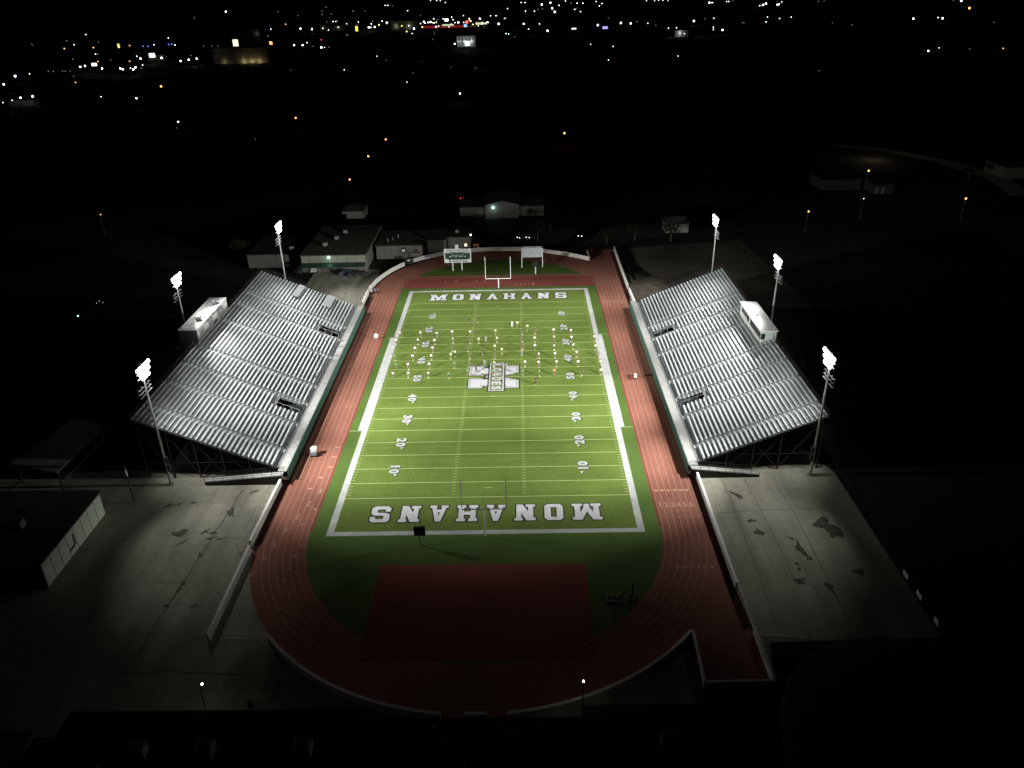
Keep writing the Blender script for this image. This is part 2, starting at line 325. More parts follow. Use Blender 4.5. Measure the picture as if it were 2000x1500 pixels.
def scallop(y, x0, n=6, amp=0.5):
    for k in range(n):
        a = x0 + 1.045 * k + 0.12; b = a + 0.82
        zz.add([(a, y, 0.032), ((a + b) / 2, y - amp, 0.032), (b, y, 0.032), (b, y + 0.12, 0.032), (a, y + 0.12, 0.032)], [(0, 1, 2, 3, 4)])
scallop(-44.5, 28.5); scallop(-64.4, 28.5); scallop(44.3, 28.5, amp=0.3)
for i in range(5):
    scallop(-42.3 + 3.4 * i - 0.1, -30.6 - 0 + 1.045 * (i - 1) if i < 3 else -29.6, 1)
for a in range(7):
    y = -48.5 - 4.2 * a; x = -28.8 - 1.045 * min(a, 5)
    if y > -CY: scallop(y, x - 0.6, 1, 0.3)
for a in range(8):                                  # staggered marks around the near left bend
    th = PI + 0.12 + 0.085 * a; r = 29.0 + 0.85 * a if a < 6 else 33.6
    c = Vector((math.cos(th) * r, -CY + math.sin(th) * r)); rad = Vector((math.cos(th), math.sin(th))); tg = Vector((-rad.y, rad.x))
    p = [c - rad * .4, c + rad * .4, c + rad * .1 + tg * .4]
    zz.add([(q.x, q.y, 0.032) for q in p], [(0, 1, 2)])
for x, y in [(-15.9, 63.5), (-6.6, 63.6), (-4.2, 63.6)] + [(5.2 + 1.15 * k, 59.9) for k in range(4)]: zz.rect(x - .12, x + .12, y - .6, y + .5, 0.032)
for x, y in [(10.0, 60.3), (-12.7, 63.6)]: zz.rect(x - .35, x + .35, y - .5, y + .4, 0.033)
random.seed(3)
for k in range(26):
    x = random.choice((-1, 1)) * random.uniform(28.8, 34.5); y = random.uniform(-44, 50); zz.rect(x - .11, x + .11, y - .08, y + .08, 0.033)
zz.build('lane_mark', M_LANE, track)
nm = MB()
for k in range(6): put_text(nm, str(k + 1), (29.02 + 1.045 * k, -48.75, 0.032), (1, 0, 0), (0, 1, 0), 1.5, 0.72 if k else .34, 0.03)
for d, x, y in [('1', -29.1, -43.4), ('2', -30.2, -47.1), ('3', -31.2, -50.7), ('4', -32.3, -54.2), ('5', -33.2, -57.8), ('6', -33.9, -61.2), ('7', -34.5, -64.6)]:
    put_text(nm, d, (x, y, 0.032), (-1, 0, 0), (0, -1, 0), 1.4, 0.75 if d != '1' else .36, 0.03)
for k in range(6): put_text(nm, str(k + 1), (29.02 + 1.045 * k, 45.6, 0.032), (1, 0, 0), (0, 1, 0), 1.2, 0.6 if k else .3, 0.02)
nm.build('lane_number', M_LANEF, track)

# field paint
YD = 0.9144; SX = 24.384; EY = 54.864
pb = MB()
pb.rect(-25.5, -SX, -55.9, 55.9, 0.021).rect(SX, 25.5, -55.9, 55.9, 0.021).rect(-SX, SX, -55.9, -EY, 0.021).rect(-SX, SX, EY, 55.9, 0.021)
pb.rect(-26.3, -25.5, -25 * YD, 25 * YD, 0.021).rect(25.5, 26.3, -25 * YD, 25 * YD, 0.021)
pb.build('border_paint', M_PAINT, turf)
fl = MB()
for k in range(21):
    y = (-50 + 5 * k) * YD; fl.rect(-SX, SX, y - .10, y + .10, 0.021)
for sgn in (-1, 1):
    for x in (-1, 1):
        a, b = sorted((x * 26.3, x * 27.95)); fl.rect(a, b, sgn * 25 * YD - .10, sgn * 25 * YD + .10, 0.021)
fl.build('yard_line', M_LINE, turf)
hs = MB()
for k in range(-49, 50):
    if k % 5 == 0:
        for x in (-5.9, 6.35): hs.rect(x - .09, x + .09, k * YD - .3, k * YD + .3, 0.026)
        continue
    y = k * YD
    for x0, x1 in ((-SX + .12, -SX + .75), (SX - .75, SX - .12), (-6.25, -5.55), (6.05, 6.7)): hs.rect(x0, x1, y - .075, y + .075, 0.021)
for y in (-47 * YD, 47 * YD): hs.rect(-.7, .7, y - .09, y + .09, 0.021)
for y in (-10 * YD, 10 * YD):
    hs.strip([(-.4, y - .3), (.4, y + .3)], .1, 0.030); hs.strip([(-.4, y + .3), (.4, y - .3)], .1, 0.031)
hs.build('hash_mark', M_LINE, turf)

def offset_convex(pts, d):
    n = len(pts); A = sum(pts[i][0] * pts[(i + 1) % n][1] - pts[(i + 1) % n][0] * pts[i][1] for i in range(n))
    if A < 0: pts = pts[::-1]
    out = []
    for i in range(n):
        p = Vector(pts[i]); a = (p - Vector(pts[i - 1])).normalized(); b = (Vector(pts[(i + 1) % n]) - p).normalized()
        na = Vector((a.y, -a.x)); nb = Vector((b.y, -b.x)); k = 1 + na.dot(nb)
        m = (na + nb) / max(k, 0.35); out.append(tuple(p + m * d))
    return out
Rr = lambda x0, x1, y0, y1: [(x0, y0), (x1, y0), (x1, y1), (x0, y1)]
# slab letters on a unit grid: width w, height 1 (convex pieces)
def letter(ch):
    if ch == 'M':
        return 1.12, [Rr(.0, .40, 0, .16), Rr(.72, 1.12, 0, .16), Rr(0, .36, .84, 1), Rr(.76, 1.12, .84, 1), Rr(.09, .31, .1, .9), Rr(.81, 1.03, .1, .9),
                      [(.12, 1), (.36, 1), (.67, .22), (.67, .02), (.45, .02), (.45, .22)], [(.76, 1), (1.0, 1), (.67, .22), (.67, .02), (.45, .02), (.45, .22)]]
    if ch == 'O':
        return .72, [Rr(.13, .59, 0, .2), Rr(.13, .59, .8, 1), [(.0, .13), (.13, 0), (.25, 0), (.25, 1), (.13, 1), (0, .87)], [(.72, .13), (.59, 0), (.47, 0), (.47, 1), (.59, 1), (.72, .87)]]
    if ch == 'N':
        return .80, [Rr(0, .36, 0, .16), Rr(.0, .3, .84, 1), Rr(.48, .80, .84, 1), Rr(.08, .27, .1, .9), Rr(.53, .72, 0.02, .9), [(.1, 1), (.34, 1), (.72, .05), (.72, 0), (.48, 0), (.1, .8)]]
    if ch == 'A':
        return .68, [Rr(-.02, .26, 0, .15), Rr(.42, .70, 0, .15), [(.05, .1), (.22, .1), (.42, 1), (.24, 1)], [(.63, .1), (.46, .1), (.26, 1), (.44, 1)], Rr(.2, .5, .26, .42)]
    if ch == 'H':
        return .80, [Rr(0, .34, 0, .16), Rr(.46, .80, 0, .16), Rr(0, .34, .84, 1), Rr(.46, .80, .84, 1), Rr(.07, .28, .1, .9), Rr(.52, .73, .1, .9), Rr(.2, .6, .4, .6)]
    if ch == 'S':
        return .74, [[(.12, 0), (.62, 0), (.74, .12), (.74, .2), (0, .2), (0, .12)], [(.0, .8), (.74, .8), (.74, .88), (.62, 1), (.12, 1), (0, .88)],
                     [(.0, .58), (.12, .42), (.62, .4), (.74, .42), (.62, .58), (.12, .6)], [(0, .9), (0, .55), (.12, .43), (.24, .5), (.24, .9)], [(.74, .1), (.74, .42), (.62, .57), (.50, .5), (.50, .1)],
                     Rr(0, .2, .1, .34), Rr(.54, .74, .66, .9)]
def lay(pieces, fn, layers):
    for (d, mm, z, name, par) in layers:
        mb = MB()
        for i, p in enumerate(pieces):
            q = offset_convex([fn(a, b) for a, b in p], d); mb.poly(q, z + 0.0006 * i)
        mb.build(name, mm, par)
def end_zone(sgn):
    xs = {0: (16.70, 'M', 4.86), 1: (11.2, 'O', 3.1), 2: (6.4, 'N', 3.5), 3: (1.6, 'A', 2.9), 4: (-3.15, 'H', 3.5), 5: (-7.9, 'A', 2.9), 6: (-12.7, 'N', 3.5), 7: (-17.55, 'S', 3.2)}
    allp = []
    for k, (cx, ch, wd) in xs.items():
        w, P = letter(ch); H = 4.4
        for p in P:
            allp.append([(-sgn * cx + sgn * (a - w / 2) / w * wd, sgn * 50.35 + sgn * (b - .5) * H) for a, b in p])
    lay(allp, lambda a, b: (a, b), [(0.22, M_BLACKF, 0.021, 'end_zone_letter_outline', turf), (0.0, M_LETTER, 0.060, 'end_zone_letter', turf)])
end_zone(1); end_zone(-1)

def yard_numbers():
    wht, blk, gry = MB(), MB(), MB()
    for k in range(1, 10):
        n = str(10 * k if k <= 5 else 100 - 10 * k); y = (-50 + 10 * k) * YD
        for side in (-1, 1):
            rt = (0, side, 0); up = (-side, 0, 0); x = side * 17.1
            gry.rect(x - .85, x + .85, y - .2, y + .2, 0.026)
            for d, off in ((n[0], -.86 if n[0] != '1' else -.7), (n[1], .86)):
                yy = y + side * off
                put_text(wht, d, (x, yy, 0.030), rt, up, 1.85, 1.42 if d != '1' else 0.55, 0.05)
                put_text(blk, d, (x + .14, yy - .16, 0.024), rt, up, 1.95, 1.55 if d != '1' else 0.68, 0.06)
            if k != 5:
                s = -1 if k < 5 else 1; xa = x - side * .35; ya = y + s * 1.75
                wht.poly([(xa - .32, ya), (xa + .32, ya), (xa, ya + s * .85)], 0.030)
                blk.poly([(xa - .32 + .14, ya - .12), (xa + .46, ya - .12), (xa + .14, ya + s * .85 - .12)], 0.024)
    gry.build('number_gap', M_GREYF, turf); blk.build('yard_number_shadow', M_BLACKF, turf); wht.build('yard_number', M_PAINT, turf)
yard_numbers()
# midfield emblem: slab M lying on its side (its top towards +x) with a lettered band across it
def emblem():
    T = lambda u, v: (-5.55 + u * 11.1, 0.17 - (v - .5) * 11.0)     # u: up the letter, v: along its width
    P = []
    def q(u0, u1, v0, v1): P.append([(u0, v0), (u1, v0), (u1, v1), (u0, v1)])
    q(0, .285, 0, .43); q(0, .285, .57, 1)                 # feet
    q(.715, 1, 0, .325); q(.715, 1, .675, 1)              # shoulders
    q(.14, .86, .085, .385); q(.14, .86, .615, .915)      # stems
    P.append([(1, .12), (1, .325), (.62, .52), (.34, .52), (.34, .47), (.62, .20)])
    P.append([(1, .88), (1, .675), (.62, .48), (.34, .48), (.34, .53), (.62, .80)])
    lay(P, T, [(0.30, M_BLACKF, 0.021, 'emblem_outline', turf), (0.0, M_PAINT, 0.026, 'emblem_border', turf), (-0.34, M_GREYF, 0.036, 'emblem_inset_line', turf)])
    P2 = [[T(*c) for c in p] for p in P]
    mb = MB()
    for i, p in enumerate(P2): mb.poly(offset_convex(p, -0.46), 0.046 + 0.0006 * i)
    mb.rect(-4.0, 4.6, 1.75, 4.0, 0.0525).rect(-4.0, 4.6, -3.7, -1.4, 0.053)
    mb.build('emblem_fill', mat('greyed_white_turf', (0.43, 0.42, 0.43), .85, var=.08, scale=.7), turf)
    MB().rect(-1.3, 2.6, -7.05, 7.45, 0.058).build('band_outline', M_BLACKF, turf)
    MB().rect(-1.02, 2.3, -6.78, 7.18, 0.062).build('band_border', M_PAINT, turf)
    MB().rect(-.72, 2.0, -6.5, 6.9, 0.066).build('band_fill', mat('green_grey_turf', (0.115, 0.12, 0.055), .9, var=.1, scale=1), turf)
    t = MB()
    for i, ch in enumerate('LOBOES'):
        put_text(t, ch, (.64, 5.75 - 2.22 * i, 0.070), (0, -1, 0), (1, 0, 0), 2.1, 1.7, 0.05)
    t.build('band_letter', M_PAINT, turf)
emblem()

# ------------------------------------------------------------------ walls round the track
def wall_thing(label, pts, h=1.15, t=0.28, m=None, z0=0.0, group='low white walls round the track'):
    mx = sum(p[0] for p in pts) / len(pts); my = sum(p[1] for p in pts) / len(pts)
    r = thing('track_wall', label, 'wall', (mx, my, 0), group=group)
    MB().wall(pts, t, z0, h).build('wall_panel', m or M_WALLW, r)
    MB().wall(pts, t + .14, h + .002, h + .09).build('coping', M_WHITE, r)
    return r
arc = lambda r, a0, a1, cy, n=14: [(r * math.cos(a0 + (a1 - a0) * i / n), cy + r * math.sin(a0 + (a1 - a0) * i / n)) for i in range(n + 1)]
wall_thing('straight white wall beside the left yard, from the stand ramp to the gate', [(-36.55, -41.2), (-36.8, -58.3)])
wall_thing('dim white wall beside the left yard, past the gate, nearest the camera', [(-36.5, -59.4), (-36.45, -78.2)])
wall_thing('curved white wall along the near left bend of the track', arc(36.9, 3 * PI / 2 - .11, PI + .70, -CY))
wall_thing('short white wall block alone between the two near gates', [(-1.2, -91.3), (1.5, -91.3)])
wall_thing('curved white wall along the near right bend of the track', arc(36.9, 3 * PI / 2 + .105, 2 * PI - .70, -CY))
wall_thing('white wall on the left side of the near right chute', [(28.45, -78.4), (28.2, -86.9)], t=.22)
wall_thing('white wall across the bottom end of the near right chute', [(28.35, -87.0), (36.75, -86.85)], t=.2)
wall_thing('white wall on the right side of the near right chute', [(36.8, -86.7), (36.75, -77.8)])
wall_thing('bright white wall between the track and the right parking lot', [(36.75, -40.8), (36.65, -56.9), (36.55, -69.3)])
wall_thing('white wall curving from the far left stand corner round the far left bend', [(-37.1, 45.2), (-37.2, 52), (-37.0, 57.6), (-36.2, 63.5), (-34.9, 68.4), (-33.2, 73), (-31.2, 76.8), (-29.9, 78.9)])
wall_thing('long white wall round the top of the far bend behind the boards', [(-27.6, 82.1), (-24.5, 85), (-20.5, 87.8), (-15, 90.3), (-8.9, 92.1), (-1.3, 92.8), (7, 92.2), (13.7, 90.1), (20.2, 86.6), (24.5, 83.6), (27.9, 80.8)])
wall_thing('short white wall end pointing back from the far bend at the chute', [(28.05, 80.9), (27.9, 87.5)], t=.2)
wall_thing('long white wall on the right side of the far right chute', [(37.0, 91.2), (36.9, 72.3), (36.8, 54.6)])
wall_thing('short white wall between the far chute and the right stand', [(36.85, 52.4), (37.05, 41.3)])
def gate(label, a, b, h=1.5):
    r = thing('gate', label, 'gate', (a[0], a[1], 0)); A = Vector((a[0], a[1], 0)); B = Vector((b[0], b[1], 0)); m = MB()
    for k in range(3):
        z = .15 + k * (h - .2) / 2; m.beam(A + Vector((0, 0, z)), B + Vector((0, 0, z)), .05)
    m.build('rail', M_GALV, r)
    MB().beam(A, A + Vector((0, 0, h)), .08).build('post', M_GALV, r); MB().beam(B, B + Vector((0, 0, h)), .08).build('post', M_GALV, r)
gate('small swung open metal gate in the left yard wall', (-36.75, -58.5), (-38.3, -59.6))
gate('metal gate standing open beside the near left bend wall', (-28.3, -78.0), (-34.6, -77.6))
gate('metal gate beside the wall of the near right chute', (37.1, -78.2), (43.6, -78.9))
gate('gate panel between the two right lot walls', (36.6, -69.6), (36.9, -77.4))
mg = thing('entrance_sign', 'black sign with a white panel in the gap of the far left wall', 'sign', (-28.6, 80.6, 0))
MB().box(-29.9, -27.5, 80.4, 80.7, 0, 2.0).build('panel', M_BLACK, mg); MB().box(-29.1, -28.3, 80.36, 80.39, 1.0, 1.5).build('plate', M_WHITE, mg)

# ------------------------------------------------------------------ grandstands
def grandstand(side, label, nrow, run, rise, x0, z0, aisles, voms, ya, yb, box_rows):
    r = thing('grandstand', label, 'grandstand', (side * x0, 0, 0), group='grandstands')
    X = lambda d: side * (x0 + d)
    def bx(m, d0, d1, y0, y1, za, zb):
        a, b = sorted((X(d0), X(d1))); m.box(a, b, y0, y1, za, zb)
    # front walkway and wall
    m = MB(); bx(m, -1.55, -.02, ya - 1.0, yb + .6, z0 - .12, z0); 
    for vy0, vy1, r0, r1 in voms: bx(m, -.02, run * r0, vy0, vy1, z0 - .12, z0 - .003)
    m.build('front_walkway', M_WALK, r)
    m = MB(); bx(m, -1.70, -1.56, ya - 1.0, yb + .6, 0, z0 + .05); m.build('front_wall', M_GREENW, r)
    m = MB()
    for y in [ya - 1 + i * 1.9 for i in range(int((yb - ya + 1.6) / 1.9) + 1)]: m.beam((X(-1.6), y, z0 + .05), (X(-1.6), y, z0 + 1.0), .05)
    for z in (.55, 1.0): m.beam((X(-1.6), ya - 1, z0 + z), (X(-1.6), yb + .6, z0 + z), .035)
    m.build('front_railing', M_GALV, r)
    # treads and risers
    m = MB(); ris = MB()
    for k in range(nrow):
        z = z0 + rise * k; d0 = run * k; segs = [(ya, yb)]
        for vy0, vy1, r0, r1 in voms:
            if r0 <= k < r1:
                segs = [s for sg in segs for s in ([(sg[0], vy0), (vy1, sg[1])] if sg[0] < vy0 < sg[1] else [sg])]
        for y0, y1 in segs:
            bx(m, d0, d0 + run - .03, y0, y1, z - .05, z)
            bx(ris, d0 + run - .028, d0 + run - .002, y0, y1, z - .04, z + rise - .055)
    m.build('tread_deck', M_DECK, r); ris.build('riser', M_DECK, r)
    # benches: one plank run per row, broken at the aisles and the vomitories
    stairs = {a: MB() for a in aisles}; cuts = [(a - .62, a + .62) for a in aisles]
    for k in range(1, nrow):
        z = z0 + rise * k; d = run * k + .36; cc = list(cuts)
        for vy0, vy1, r0, r1 in voms:
            if r0 <= k < r1 + 1: cc.append((vy0 - .1, vy1 + .1))
        if k >= box_rows[0]: cc.append((box_rows[1], box_rows[2]))
        cc.sort(); y = ya + .1; b = MB()
        for c0, c1 in cc + [(yb - .1, yb)]:
            if c0 > y + .3:
                bx(b, d, d + .30, y, c0, z + .38, z + .43)
                bx(b, d + .02, d + .05, y + .02, c0 - .02, z + .33, z + .377)
                n = max(1, int((c0 - y) / 2.4))
                for i in range(n + 1):
                    yy = y + .15 + (c0 - y - .3) * i / n; bx(b, d + .10, d + .16, yy - .03, yy + .03, z + .002, z + .377)
                if k <= 8 or k >= box_rows[0]: b.build('bench', M_ALU, r); b = MB()
            y = max(y, c1)
        if b.v: b.build('bench', M_ALU, r)
        for a in aisles:
            if any(r0 <= k < r1 and vy0 - .3 < a < vy1 + .3 for vy0, vy1, r0, r1 in voms): continue
            bx(stairs[a], run * k - .36, run * k - .03, a - .52, a + .52, z - rise + .002, z - rise / 2)
    for a in aisles: stairs[a].build('aisle_stair', M_ALU, r)
    # vomitory pits
    for vy0, vy1, r0, r1 in voms:
        p = MB(); a, b = run * r0, run * r1
        bx(p, a, b, vy0 - .06, vy0 - .003, .3, z0 + rise * 2); bx(p, a, b, vy1 + .003, vy1 + .06, .3, z0 + rise * 2); bx(p, a, b + .3, vy0 - .002, vy1 + .002, .25, .35)
        p.build('vomitory_pit', M_STEEL, r)
        q = MB()
        for y in (vy0 - .08, vy1 + .08):
            for kk in range(r0, r1 + 1, 2):
                zz_ = z0 + rise * kk; q.beam((X(run * kk), y, zz_), (X(run * kk), y, zz_ + 1.05), .045)
            q.beam((X(run * r0), y, z0 + rise * r0 + 1.05), (X(run * r1), y, z0 + rise * r1 + 1.05), .045)
        q.beam((X(run * r1), vy0, z0 + rise * r1 + 1.0), (X(run * r1), vy1, z0 + rise * r1 + 1.0), .045)
        q.build('vomitory_rail', M_GALV, r)
    # side and back guard rails
    D = run * nrow; ZT = z0 + rise * (nrow - 1)
    for y in (ya - .05, yb + .05):
        g = MB()
        for q in (0.0, .3, .6, .9, 1.2): g.beam((X(0), y, z0 + q + .02), (X(D), y, ZT + rise + q + .02), .035)
        for k in range(0, nrow + 1, 3): g.beam((X(run * k), y, z0 + rise * k - .1), (X(run * k), y, z0 + rise * k + 1.22), .05)
        g.build('side_railing', M_STEEL, r)
    g = MB()
    for q in (.25, .6, .95, 1.3): g.beam((X(D + .05), ya, ZT + q), (X(D + .05), yb, ZT + q), .035)
    for i in range(28): y = ya + (yb - ya) * i / 27; g.beam((X(D + .05), y, ZT - .2), (X(D + .05), y, ZT + 1.32), .05)
    bx(g, D + .02, D + .06, ya, yb, ZT - .5, ZT + .02); g.build('back_railing', M_STEEL, r)
    for a in aisles[::3]:
        g = MB()
        for k in range(2, nrow, 4): g.beam((X(run * k), a, z0 + rise * k), (X(run * k), a, z0 + rise * k + .9), .04)
        g.beam((X(run * 2), a, z0 + rise * 2 + .9), (X(run * (nrow - 2)), a, z0 + rise * (nrow - 2) + .9), .05)
        g.build('aisle_handrail', M_GALV, r)
    # under structure
    n = 0
    for y in (ya + .25, ya + 8, ya + 16, ya + 24, ya + 39, ya + 54, ya + 70, yb - .25):
        br = MB()
        cols = [.6, 5.2, 9.8, 14.4, 19.0, D - .5] if D > 23.5 else [.6, 5.2, 9.8, 14.4, D - .5]
        for i, d in enumerate(cols):
            zt = z0 + rise / run * d - .3
            MB().beam((X(d), y, 0), (X(d), y, zt), .22).build('column', M_STEEL, r)
            if i:
                d2 = cols[i - 1]; z2 = z0 + rise / run * d2 - .3
                br.beam((X(d2), y, .3), (X(d), y, zt - .2), .10)
                if i % 2: br.beam((X(d), y, .3), (X(d2), y, z2 - .2), .10)
                if zt > 4: br.beam((X(d2), y, 3.2), (X(d), y, 3.2), .08)
        br.beam((X(.2), y, z0 - .30), (X(D), y, ZT + rise - .36), .2, .3)
        br.build('raker_brace', M_STEEL, r)
    return r
YA, YB = -38.7, 39.6
gl = grandstand(-1, 'larger bleacher stand left of the field with many aluminium rows', 31, .78, .338, 37.35, 1.9, [-33.0, -23.5, -15.2, -7.3, 7.5, 17.5, 25.0],
           [(-19.6, -16.2, 1, 7), (18.4, 21.8, 1, 7)], YA, YB, (99, 0, 0))
gr = grandstand(1, 'smaller bleacher stand right of the field with the box among its upper rows', 28, .78, .318, 37.1, 1.9, [-33.8, -23.0, -15.6, -7.7, 5.9, 14.6, 21.6],
           [(-18.9, -16.2, 1, 7), (15.2, 18.0, 1, 7)], YA, YB, (24, -5.9, 11.2))
# grey cover panels left lying on the left stand
for lab, d0, d1, y0, y1, kk in [('lower of two grey cover panels lying over the far left bleacher rows', 5.4, 7.2, 31.7, 39.0, 7), ('upper of two grey cover panels lying over the far left bleacher rows', 13.0, 14.4, 31.0, 38.8, 17)]:
    za = 1.9 + .338 / .78 * d0 + .62; zb = 1.9 + .338 / .78 * d1 + .62
    m = MB(); m.add([(-37.35 - d0, y0, za), (-37.35 - d1, y0, zb), (-37.35 - d1, y1, zb), (-37.35 - d0, y1, za), (-37.35 - d0, y0, za + .08), (-37.35 - d1, y0, zb + .08), (-37.35 - d1, y1, zb + .08), (-37.35 - d0, y1, za + .08)],
                    [(0, 1, 2, 3), (7, 6, 5, 4), (0, 4, 5, 1), (1, 5, 6, 2), (2, 6, 7, 3), (3, 7, 4, 0)])
    r = thing('cover_panel', lab, 'panel', (-37.35 - d0, y0, za), group='grey panels on the left stand')
    m.build('sheet', mat('grey_cover_sheet', (.42, .43, .45), .7), r)
    e = MB()
    for y in (y0 + .1, y1 - .1): e.beam((-37.35 - d0, y, za - .12), (-37.35 - d1, y, zb - .12), .1)
    e.build('batten', M_GREY, r)
def ramp(side, x0, x1, y0, y1, za, zb, label):
    r = thing('access_ramp', label, 'ramp', (side * x0, y0, 0), group='ramps at the near ends of the stands'); s = side
    m = MB(); m.add([(s * x0, y0, za - .12), (s * x1, y0, zb - .12), (s * x1, y1, zb - .12), (s * x0, y1, za - .12), (s * x0, y0, za), (s * x1, y0, zb), (s * x1, y1, zb), (s * x0, y1, za)],
                    [(0, 1, 2, 3), (7, 6, 5, 4), (0, 4, 5, 1), (1, 5, 6, 2), (2, 6, 7, 3), (3, 7, 4, 0)])
    m.build('ramp_deck', M_WALK, r)
    for y in (y0 + .03, y1 - .03):
        g = MB()
        for q in (.1, .5, .95): g.beam((s * x0, y, za + q), (s * x1, y, zb + q), .045)
        for i in range(9):
            t = i / 8; x = s * (x0 + (x1 - x0) * t); z = za + (zb - za) * t; g.beam((x, y, z), (x, y, z + .97), .05)
        g.build('ramp_railing', M_STEEL, r)
    m = MB(); m.add([(s * x0, y0 + .05, 0), (s * x1, y0 + .05, 0), (s * x1, y0 + .05, zb - .125), (s * x0, y0 + .05, za - .125)], [(0, 1, 2, 3)])
    for i in range(5): t = i / 4; x = s * (x0 + .2 + (x1 - x0 - .4) * t); m.beam((x, y1 - .2, 0), (x, y1 - .2, za + (zb - za) * t - .15), .12)
    m.build('skirt', M_BLACK, r)
ramp(-1, 36.2, 50.1, -41.1, -39.75, 1.9, .75, 'long metal ramp leading down beside the left stand')
ramp(1, 35.7, 47.7, -41.0, -39.75, 1.9, .55, 'pale metal ramp leading down beside the right stand')

# ------------------------------------------------------------------ press boxes
def press_box(side, label, x0, x1, y0, y1, za, zf, zb, over, lettering, windows, low):
    s = side; r = thing('press_box', label, 'press box', (s * x0, y0, za), group='press boxes on the stands')
    lo, hi = sorted((s * x0, s * x1))
    MB().box(lo, hi, y0, y1, za, min(zf, zb)).build('wall', M_WHITE, r)
    m = MB(); a0, a1 = s * (x0 - over), s * (x1 + over); b0, b1 = y0 - .25, y1 + .25
    m.add([(a0, b0, zf), (a1, b0, zb), (a1, b1, zb), (a0, b1, zf), (a0, b0, zf + .14), (a1, b0, zb + .14), (a1, b1, zb + .14), (a0, b1, zf + .14)],
          [(0, 1, 2, 3), (7, 6, 5, 4), (0, 4, 5, 1), (1, 5, 6, 2), (2, 6, 7, 3), (3, 7, 4, 0)])
    m.build('roof', M_WHITE, r)
    xf = s * (x0 - .004)
    for (w0, w1, z0, z1) in windows:
        f = MB(); f.beam((xf, w0, z0), (xf, w1, z0), .06); f.beam((xf, w0, z1), (xf, w1, z1), .06); f.beam((xf, w0, z0), (xf, w0, z1), .06); f.beam((xf, w1, z0), (xf, w1, z1), .06)
        w = f.build('window', M_GREY, r)
        a, b = sorted((xf, s * (x0 - .02))); MB().box(a, b, w0, w1, z0, z1).build('pane', M_GLASS if side > 0 else mat('pale_blind_glass', (.33, .35, .36), .35), w)
    return r
pl = press_box(-1, 'long white press box behind the left stand with two roof units and lettering', 61.75, 65.5, -5.1, 13.5, 10.9, 14.75, 14.75, .1, None,
               [(-3.9 + 1.35 * i, -2.75 + 1.35 * i, 13.0, 14.15) for i in (0, 1, 4, 5, 8, 9, 10)], 10)
for w_, a, b in (('HOME', 0, 2.13), ('OF', 2.67, 3.73), ('THE', 4.27, 5.87), ('LOBOES', 6.4, 9.6)):
    tx = MB(); put_text(tx, w_, (-61.68, -.2 + (a + b) / 2, 14.42), (0, 1, 0), (0, 0, 1), .48, b - a, .02); tx.build('lettering', M_BLACK, pl)
MB().box(-61.73, -61.66, 4.0, 6.2, 11.75, 12.6).build('notice_panel', M_BLACK, pl)
MB().box(-65.45, -61.80, -5.14, -5.103, 10.9, 14.7).build('end_panel', M_STEEL, pl)
MB().box(-61.72, -61.67, -5.1, 13.5, 12.72, 12.80).build('band', M_GREY, pl)
st = MB()
for i in range(9): st.beam((-65.9, -5.6 - .5 * i, 11 - 1.1 * i), (-66.9, -5.6 - .5 * i, 11 - 1.1 * i), .3, .06)
for x in (-65.9, -66.9): st.beam((x, -5.3, 11), (x, -10.2, 0.1), .1)
st.build('rear_stair', M_STEEL, pl)
for i, (y, x) in enumerate(((0.2, -63.1), (9.5, -63.0))):
    u = MB().box(x - .55, x + .35, y - .5, y + .5, 14.96, 15.75).build('roof_unit', M_GREY, pl)
    MB().box(x - .2, x - .1, y - .8, y - .52, 14.9, 15.6).tube((x - .1, y, 15.751), (x - .1, y, 15.8), .3, .3, 10).build('fan_hood', M_LAMPB, u)
pr = press_box(1, 'pale green and white press box set in the upper rows of the right stand', 56.4, 59.6, -5.6, 10.9, 8.0, 12.55, 12.35, .35, None,
               [(-5.3, 2.6, 10.6, 11.9), (3.6, 5.2, 10.6, 11.9), (5.4, 9.6, 10.9, 11.9)], 8)
MB().box(56.55, 59.45, -5.63, -5.602, 8.0, 12.3).build('end_panel', mat('pale_green_panel', (.40, .47, .42), .7), pr)
MB().box(56.38, 57.3, -5.66, -5.634, 10.6, 11.9).build('end_window', M_GLASS, pr)
MB().box(57.6, 57.9, 2.2, 2.9, 12.64, 12.85).build('roof_vent', M_GREY, pr)
MB().box(56.5, 59.5, -5.5, 10.8, .0, 7.99).build('support_core', M_STEEL, pr)

